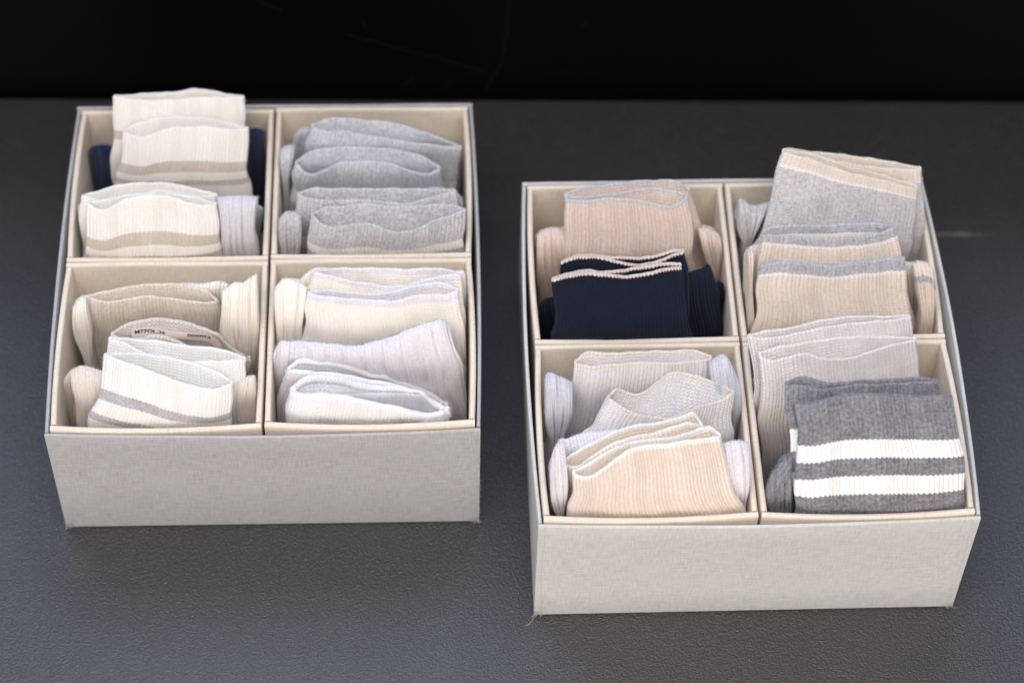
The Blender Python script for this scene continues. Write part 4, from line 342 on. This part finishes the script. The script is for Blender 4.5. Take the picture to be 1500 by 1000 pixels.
 {'key': 'dark_grey', 'label': 'dark charcoal-grey sock pair with two broad white stripes', 'box': 1, 'row': 0, 'col': 1, 'rib': 2.9, 'amp': 0.5, 'fuzz': 1.0, 'main': 'dark_grey', 'cuffs': [{'v0': 18, 'd': 6, 'lip': 2.1, 'col': 'dark_grey', 'tag': False, 'plain': False, 'fx': [18.6, 19.7, 23.4, 29.4, 37.5, 47.2, 58.0, 69.4, 80.9, 91.8, 101.6, 109.8, 116.0, 120.0, 121.5], 'fl': [74.1, 74.3, 74.3, 73.7, 71.6, 71.5, 73.0, 74.6, 74.1, 74.4, 74.7, 75.1, 74.9, 74.7, 74.4], 'bx': [18.5, 20.0, 23.9, 30.1, 38.3, 48.1, 59.0, 70.5, 82.0, 92.8, 102.5, 110.6, 116.7, 120.4, 121.5], 'bk': [75.7, 76.1, 77.8, 78.7, 77.1, 74.0, 74.4, 75.5, 75.7, 76.0, 76.8, 77.0, 76.5, 76.0, 76.1], 'bL': [25.3, -39.6], 'bR': [126.8, 13.4], 'stripes': [(23.8, 35.5, 'stripe_white'), (47.2, 57.2, 'stripe_white')]}, {'v0': 3, 'd': 7, 'lip': 2.1, 'col': 'dark_grey', 'tag': False, 'plain': False, 'fx': [23.9, 25.1, 28.8, 34.9, 43.1, 52.9, 63.9, 75.5, 87.2, 98.3, 108.3, 116.7, 123.1, 127.2, 128.7], 'fl': [72.9, 73.2, 73.2, 73.7, 76.3, 78.2, 79.1, 78.9, 78.0, 77.1, 76.4, 76.2, 76.1, 76.0, 75.7], 'bx': [23.9, 25.4, 29.4, 35.8, 44.1, 54.1, 65.1, 76.8, 88.5, 99.6, 109.6, 117.8, 123.9, 127.7, 128.7], 'bk': [74.6, 74.2, 73.7, 73.5, 75.4, 77.7, 78.9, 78.4, 78.0, 77.2, 76.5, 76.4, 76.5, 76.7, 77.0], 'bL': [26.4, -18.2], 'bR': [144.4, -16.2], 'stripes': [(28.8, 41.2, 'stripe_white'), (53.2, 65.5, 'stripe_white')]}], 'feet': [{'v0': 34, 'T': 14, 'col': 'dark_grey', 'lace': False, 'tx': [10.9, 14.5, 19.4, 25.3, 31.5, 37.8, 44.2, 50.5, 56.9, 63.2, 69.6, 75.9, 82.2, 88.5, 94.8, 101.2, 107.5, 113.9, 120.3, 126.8, 133.5], 'tl': [-41.1, -13.6, 2.5, 13.4, 18.1, 20.0, 20.2, 19.3, 18.1, 17.0, 16.7, 17.5, 18.6, 19.9, 20.9, 21.5, 21.2, 19.9, 17.3, 12.6, 5.8], 'bL': [15.1, -61.5], 'bR': [153.5, -58.5], 'stripes': []}, {'v0': 48, 'T': 10, 'col': 'dark_grey', 'lace': False, 'tx': [15.5, 19.9, 24.3, 29.2, 34.7, 40.7, 47.0, 53.6, 60.3, 67.0, 73.5, 79.9, 86.3, 92.9, 99.5, 106.1, 112.8, 119.6, 126.3, 133.0, 139.7], 'tl': [-67.8, -47.0, -27.9, -14.5, -6.8, -3.3, -3.2, -5.1, -7.9, -10.3, -11.3, -11.3, -11.8, -12.9, -14.4, -16.1, -18.1, -20.1, -22.1, -23.9, -25.5], 'bL': [18.7, -83.9], 'bR': [159.3, -80.9], 'stripes': []}, {'v0': 10, 'T': 15, 'col': 'dark_grey', 'lace': False, 'tx': [4.9, 5.5, 6.1, 6.9, 7.7, 8.5, 9.4, 10.3, 11.2, 12.1, 12.9, 13.8, 14.7, 15.6, 16.5, 17.4, 18.3, 19.1, 20.0, 20.9, 21.8], 'tl': [-4.2, 0.6, 5.3, 9.4, 12.7, 15.4, 17.4, 19.1, 20.6, 21.8, 23.0, 24.0, 24.9, 25.7, 26.5, 27.2, 28.0, 28.7, 29.5, 30.4, 31.4], 'bL': [8.8, -23.1], 'bR': [25.5, -22.2], 'stripes': []}]}
]
PHI = math.radians(42.); LB, L1 = .018, -.006
_ls = np.linspace(-.2, .2, 4001); _t = np.clip((_ls-L1)/(LB-L1), 0, 1); _ph = PHI*_t*_t*(3-2*_t); _dl = _ls[1]-_ls[0]
_Y = np.concatenate([[0], np.cumsum((np.sin(_ph[1:])+np.sin(_ph[:-1]))/2*_dl)]); _Y -= np.interp(0, _ls, _Y)
_Z = np.concatenate([[0], np.cumsum((np.cos(_ph[1:])+np.cos(_ph[:-1]))/2*_dl)]); _Z -= np.interp(0, _ls, _Z)
def bent(x, l, n, yf):
    """a sheet that stands upright inside the compartment and leans back above its rim"""
    p = np.interp(l, _ls, _ph)
    return np.stack([x, yf + np.interp(l, _ls, _Y) + n*np.cos(p), HR + np.interp(l, _ls, _Z) - n*np.sin(p)], -1)
def wav(x, y, s):
    return (np.sin(x*61+s*1.7)*np.cos(y*47+s*2.3) + .6*np.sin(x*113-y*71+s*3.1) + .35*np.sin(x*217+y*151+s*.7))/1.95
def sclamp(x, lo, hi, k=.003):
    x = np.where(x > hi-k, hi-k + k*np.tanh((x-hi+k)/k), x)
    return np.where(x < lo+k, lo+k - k*np.tanh((lo+k-x)/k), x)
def env(a, p=2.6): return np.maximum(1-np.abs(2*a-1)**p, 0)**(1/p)
def cub(xs, ys, q):
    xs = np.asarray(xs, float); ys = np.asarray(ys, float); m = np.gradient(ys, xs)
    i = np.clip(np.searchsorted(xs, q)-1, 0, len(xs)-2); h = xs[i+1]-xs[i]; t = (q-xs[i])/h
    return (2*t**3-3*t**2+1)*ys[i]+(t**3-2*t**2+t)*h*m[i]+(-2*t**3+3*t**2)*ys[i+1]+(t**3-t**2)*h*m[i+1]
def sample_loop(closed_a, n):
    """n even steps by arc length along the dense closed curve closed_a (m x 3)"""
    seg = np.linalg.norm(np.diff(np.vstack([closed_a, closed_a[:1]]), axis=0), axis=1); cum = np.concatenate([[0], np.cumsum(seg)])
    return cum, np.linspace(0, cum[-1], n, endpoint=False)
def normals(G):
    du = np.roll(G, -1, 1) - np.roll(G, 1, 1); dv = np.gradient(G, axis=0); N = np.cross(du, dv)
    return N/(np.linalg.norm(N, axis=2)[:, :, None] + 1e-12)
def fuzz(parent, Vs, Ns, n, mat, length, rng):
    i = rng.integers(0, len(Vs), n); P = Vs[i]; N = Ns[i]
    T = rng.normal(size=(n, 3)); T -= N*(T*N).sum(1)[:, None]; T /= np.linalg.norm(T, axis=1)[:, None]
    Lh = length*(.4+rng.random(n)**2*1.3)[:, None]; out = (.25+.6*rng.random(n))[:, None]
    B = np.cross(N, T); w = .00003*(1+rng.random(n))[:, None]
    p0 = P - N*.0002; p1 = P + N*Lh*out*.5 + T*Lh*.45; p2 = P + N*Lh*out*.75 + T*Lh + B*Lh*rng.normal(size=(n, 1))*.35
    S = (T*.4+B*.9); V = np.stack([p0-S*w, p0+S*w, p1-S*w, p1+S*w, p2], 1).reshape(-1, 3)
    b = np.arange(n)[:, None]*5
    F = np.concatenate([b+[0, 1, 3], b+[0, 3, 2], b+[2, 3, 4]])
    o = build('fuzz', V, F, mat, parent); o['kind'] = 'stuff'
    return o
def make_cuff(root, org, yfront, q, pr, seed, xlim):
    """knitted tube, flattened, with a real opening: outer face, rolled rim, inner face"""
    y0 = yfront + q['v0']/1000; d = q['d']/1000; w = q['lip']/1000; m = 1e-3
    NSa = len(q['fx']); aa = (1-np.cos(np.linspace(0, math.pi, NSa)))/2
    fx, fl, bx, bl_ = (np.array(q['fx'])*m, np.array(q['fl'])*m, np.array(q['bx'])*m, np.array(q['bk'])*m)
    th = np.linspace(0, math.pi, 160); ad = (1-np.cos(th))/2
    A = np.concatenate([ad, ad[-2:0:-1]]); side = np.concatenate([-np.ones(160), np.ones(158)])
    X = np.concatenate([cub(aa, fx, ad), cub(aa, bx, ad)[-2:0:-1]]); Lr = np.concatenate([cub(aa, fl, ad), cub(aa, bl_, ad)[-2:0:-1]])
    Nn = d/2 + side*d/2*env(A)
    cum, sp = sample_loop(np.stack([X, Lr*.3, Nn], 1), 10)
    per = cum[-1]; nr = max(24, int(round(per/(pr['rib']*m)))); SUB = 6; n = nr*SUB
    ph_ = np.arange(n)/n*2*math.pi
    sp = np.arange(n)/n*per + pr['rib']*m*(.4*np.sin(ph_*5+seed) + .16*np.sin(ph_*13+seed*2.1) + .03*np.sin(ph_*31+seed*.7)); sp = np.mod(sp, per)
    it = lambda y: np.interp(sp, cum, np.append(y, y[0]))
    X, Lr, a = it(X), it(Lr), it(A); sd = it(side)
    BL, BR = np.array(q['bL'])*m, np.array(q['bR'])*m
    u = np.arange(n)/SUB
    Xb = BL[0]+(BR[0]-BL[0])*a; Lb = BL[1]+(BR[1]-BL[1])*a
    Lr = Lr - .5*w; S = float(np.mean(Lr-Lb)); total = max(S, float(np.mean(Lr))+.05)
    rows = np.concatenate([np.linspace(0, .008, 6)[:-1], np.linspace(.008, total, 34)])
    tau = rows/S; tc = np.minimum(tau, 1)[:, None]
    xs = X[None]*(1-tc) + Xb[None]*tc
    ls = np.where(tau[:, None] <= 1, Lr[None]*(1-tc)+Lb[None]*tc, Lb[None]-(rows[:, None]-S))
    dm = min(d, .008)
    dec = .16 if q['tag'] else (.03 if d > .0125 else .02); g = (dm + (d-dm)*np.exp(-(rows/dec)**1.6))/2
    g = g + .0022*(1-np.exp(-(rows/.03)**2))
    e_ = env(a)
    fr = np.where(np.abs(sd) < 1, sd, np.sign(sd))
    ns = d/2 + fr[None]*g[:, None]*e_[None]
    ramp = 1-np.exp(-(rows/.012)**2)
    ns = ns + (wav(xs, ls, seed)*.0013 + .0005*wav(xs*2.1, ls*.7, seed+5))*ramp[:, None]*(.1 if q['tag'] else 1.)
    ls = ls + .0006*wav(xs*3, xs*0, seed+2)*np.exp(-rows/.02)[:, None]
    hw = (xs.max()-xs.min())/2; xs = xs + (.0012*np.sin(rows*70+seed) + .0004*np.sin(rows*190+seed*2))[:, None]*ramp[:, None] + .0012*np.sin(rows*95+seed*1.3)[:, None]*ramp[:, None]*(xs-xs.mean())/hw
    xs = sclamp(xs, xlim[0], xlim[1])
    C = bent(xs, ls, ns, y0)
    Nm = normals(C)
    rib = .68*pr['amp']*m*(1-np.abs(2*(u % 1)-1)**3.) ; rib = rib*(1 + .18*np.sin(np.floor(u)*2.3+seed)); rib = rib - rib.mean(); bead = .0002*np.exp(-((rows-.0006)/.0011)**2)
    tw = .00035*np.sin(rows*2*math.pi/.0021)[:, None]*0
    sgn = 1.0
    cen = C.mean(1, keepdims=True)
    if np.mean(((C-cen)*Nm).sum(2)) < 0: sgn = -1.0
    Nm = Nm*sgn
    outer = C + Nm*(w/2 + rib[None, :, None]*(1-.6*np.exp(-rows/.002))[:, None, None] + bead[:, None, None])
    k_in = int(np.searchsorted(rows, .04))
    inner = C - Nm*(w/2 - .4*rib[None, :, None] + bead[:, None, None])
    top = []
    up = C[0]-C[1]; up /= np.linalg.norm(up, axis=1)[:, None]
    for t in (.25, .5, .75):
        ang = math.pi*t
        top.append(C[0] + Nm[0]*math.cos(ang)*(w/2 + bead[0] + .4*rib[:, None]*(1-t)) + up*math.sin(ang)*w*.55)
    G = np.concatenate([outer[::-1], np.array(top), inner[:k_in]])
    vrow = np.concatenate([rows[::-1], [0, 0, 0], rows[:k_in]])
    vrow = vrow + np.concatenate([np.zeros(len(rows)), [0, -.0005, 0], np.zeros(k_in)])
    if q['plain']: vrow[len(rows)+5:] += .5     # the lining keeps the main yarn
    un = np.arange(n+1)/SUB
    UV = np.stack([np.broadcast_to(un, (len(G), n+1)), np.broadcast_to(vrow[:, None], (len(G), n+1))], -1)
    G = G - np.array(org)
    v, f, l = grid_mesh(G, UV, True)
    if sgn < 0: pass
    o = build('cuff', v, f, knit(q['col'], [tuple(s) for s in q['stripes']], False, .12 + .6*pr['amp']), root, l)
    rng = np.random.default_rng(seed*17+3)
    nout = (outer-np.array(org)).reshape(-1, 3)[:n*30]; no = Nm.reshape(-1, 3)[:n*30]
    fz = pr['fuzz']
    rimv = np.concatenate([(outer[:4]-np.array(org)).reshape(-1, 3)]); rimn = (Nm[:4]*.6+up[None]*.8).reshape(-1, 3)
    fm = fibre(q['stripes'][0][2] if q['stripes'] and q['stripes'][0][0] == 0 else q['col'])
    V1, N1 = np.concatenate([nout, np.repeat(rimv, 4, 0)]), np.concatenate([no, np.repeat(rimn, 4, 0)])
    fuzz(o, V1, N1, int(1500*fz), fm if fz > 1 else fibre(q['col']), .0022*(1.2 if fz > 1 else 1), rng)
    if q['tag']:
        def strip(al, dep, off=0.):
            xx = cub(aa, bx, al); ll2 = cub(aa, bl_, al) - dep
            nn = d/2 + (d/2)*env(al) - w/2 - .0024 - off
            return bent(xx, ll2, nn, y0) - np.array(org)
        lab = lambda al: .0042 + .0045*np.exp(-((al-.47)/.17)**2)
        al = np.linspace(.14, .80, 140); G = np.stack([strip(al, dp + lab(al)) for dp in np.linspace(0, .017, 21)])
        v, f, l = grid_mesh(G, np.zeros((21, 140, 2)))
        kk = NT('label_satin'); kk.P(Base_Color=lin('d9cac0'), Roughness=.6)
        tg = build('care_label', v, f, kk.m, o, l)
        kk = NT('label_print'); kk.P(Base_Color=lin('3a3334'), Roughness=.8)
        for txt, a0, wid, dep, hgt in (('M77OL.36', .165, .021, .0014, .0031), ('00002', .55, .0165, .0012, .0052)):
            cu = bpy.data.curves.new('print', 'FONT'); cu.body = txt; cu.size = 1; cu.offset = .02
            to = bpy.data.objects.new('print', cu); COL.objects.link(to)
            me = bpy.data.meshes.new_from_object(to.evaluated_get(bpy.context.evaluated_depsgraph_get()))
            bpy.data.objects.remove(to)
            co = np.zeros(len(me.vertices)*3); me.vertices.foreach_get('co', co); co = co.reshape(-1, 3)
            sx = wid/np.ptp(co[:, 0]); span = float(bx[-1]-bx[0])
            al2 = a0 + (co[:, 0]-co[:, 0].min())*sx/span
            P2 = strip(al2, dep + lab(al2) + hgt*(1-(co[:, 1]-co[:, 1].min())/np.ptp(co[:, 1])), .0012)
            me.vertices.foreach_set('co', P2.astype(np.float32).ravel()); me.materials.append(kk.m); me.update()
            po = bpy.data.objects.new('label_print', me); COL.objects.link(po); po.parent = o
            po.name = 'label_print'
    return o
def make_foot(root, org, yfront, q, pr, seed, xlim):
    """folded foot of the sock: a soft pad with a rounded fold on top, standing on the compartment floor"""
    m = 1e-3; y0 = yfront + q['v0']*m; T = q['T']*m
    NT_ = len(q['tx']); aa = np.linspace(0, 1, NT_); tx = np.array(q['tx'])*m; tl = np.array(q['tl'])*m
    th = np.linspace(0, math.pi, 160); ad = (1-np.cos(th))/2
    A = np.concatenate([ad, ad[-2:0:-1]]); side = np.concatenate([-np.ones(160), np.ones(158)])
    pe = 3. if tx[-1]-tx[0] > .05 else 4.5
    cum, _ = sample_loop(np.stack([tx[0]+(tx[-1]-tx[0])*A, 0*A, side*T/2*env(A, pe)], 1), 10)
    rp = pr['rib']*m*(1.0); per = cum[-1]; nr = max(8, int(round(per/rp))); SUB = 5; n = nr*SUB
    sp = np.linspace(0, per, n, endpoint=False); it = lambda y: np.interp(sp, cum, np.append(y, y[0]))
    a, sd = it(A), it(side); u = np.arange(n)/SUB
    X = cub(aa, tx, a); Lr = cub(aa, tl, a)
    BL, BR = np.array(q['bL'])*m, np.array(q['bR'])*m
    S = max(.02, float(np.mean(tl)-(BL[1]+BR[1])/2))
    depth = float(np.mean(tl)) + HR - .008
    r = T*.75
    rows = np.concatenate([r*(1-np.cos(np.linspace(0.02, math.pi/2, 9))), np.linspace(r, depth, 26)[1:]])
    tau = np.minimum(rows/S, 1)[:, None]
    Xb = BL[0]+(BR[0]-BL[0])*a
    xs = X[None]*(1-tau)+Xb[None]*tau
    # levels converge to a flat foot on the floor
    lo = -(HR-.008)
    k = np.clip((rows/depth), 0, 1)[:, None]
    ls = Lr[None] - rows[:, None] + (np.mean(tl) - Lr)[None]*k**2
    g = T/2*np.sqrt(np.clip(1-(1-np.minimum(rows/r, 1))**2, 0, 1))
    fr = np.sign(sd)
    fr = np.where(np.abs(sd) < 1, sd, fr)
    ns = T/2 + fr[None]*g[:, None]*env(a, pe)[None]
    ns = ns + wav(xs*1.2, ls*.8, seed)*.0016
    # soft creases along the fold near both ends
    for c0, sg in ((.06, 1), (.13, .6), (.93, 1), (.86, .6)):
        ns = ns + sg*.0012*np.exp(-((a-c0-.012*np.sin(seed))/.012)**2)[None]*(-fr[None])
    if tx[-1]-tx[0] < .05:          # narrow pieces: the sock is folded in layers, seen as upright creases
        for c0, dp in ((.3, .0024), (.52, .0018), (.74, .0026)):
            c1 = c0 + .06*math.sin(seed*1.9+c0*9) + .05*np.sin(rows*45+seed)[:, None]
            ns = ns + np.where(fr < 0, 1., 0.)[None]*dp*np.exp(-((a[None]-c1)/.045)**2)*np.clip(rows/.003, .3, 1)[:, None]
    xs = xs + .0012*np.sin(rows*90+seed)[:, None]*((a-.5)*2)[None]
    xs = sclamp(xs, xlim[0], xlim[1])
    C = bent(xs, ls, ns, y0); C[:, :, 2] = np.maximum(C[:, :, 2], .0065)
    Nm = normals(C); cen = C.mean(1, keepdims=True)
    if np.mean(((C-cen)*Nm).sum(2)) < 0: Nm = -Nm
    amp = pr['amp']*m*.75
    if q['lace']:
        z = (u % 5.)/5.; rib = -.0019*np.exp(-((z-.5)/.11)**2) + .00015*np.sin(u*2*math.pi)
        rib = rib[None]*(1+.5*np.sin(rows*2*math.pi/.0042))[:, None]
    else:
        rib = (amp*(1-np.abs(2*(u % 1)-1)**2.5) - amp*.6)[None]*np.ones(len(rows))[:, None]
    rib = rib*np.clip(rows/(r*.5), .15, 1)[:, None]
    G = C + Nm*rib[:, :, None] - np.array(org)
    # close top fold: collapse first row onto its mid line is already thin
    un = np.arange(n+1)/SUB
    UV = np.stack([np.broadcast_to(un, (len(G), n+1)), np.broadcast_to(rows[:, None], (len(G), n+1))], -1)
    v, f, l = grid_mesh(G, UV, True)
    o = build('folded_foot', v, f[:, ::-1], knit(q['col'], [tuple(s) for s in q['stripes']], q['lace'], .12 + .6*pr['amp']), root, l.reshape(-1, 4, 2)[:, ::-1].reshape(-1, 2))
    rng = np.random.default_rng(seed*13+1); mm = n*16
    fuzz(o, G.reshape(-1, 3)[:mm], Nm.reshape(-1, 3)[:mm], int(900*pr['fuzz']), fibre(q['col']), .0022, rng)
    return o
seed = 1
for pr in SOCKS:
    bx, by, ba = BOXES[pr['box']]; row, cl = pr['row'], pr['col']
    yf = -.1435 if row == 0 else .0047
    x0, x1 = (-.1432, -.0047) if cl == 0 else (.0047, .1432)
    mid = (x0+x1)/2; vy = yf + np.mean([c['v0'] for c in pr['cuffs']])/1000
    org = (mid, vy, .0052)
    root = thing('sock_pair', pr['label'], 'socks', (bx + mid*math.cos(ba) - vy*math.sin(ba), by + mid*math.sin(ba) + vy*math.cos(ba), .0052), ba, 'folded pairs of socks')
    for q in pr['cuffs']:
        lo_, hi_ = x0+.002, x1-.002
        make_cuff(root, org, yf, q, pr, seed, (min(lo_, min(q['fx'])/1000-.004), max(hi_, max(q['fx'])/1000+.004))); seed += 1
    for q in pr['feet']:
        make_foot(root, org, yf, q, pr, seed, (x0+.0008, x1-.0008)); seed += 1
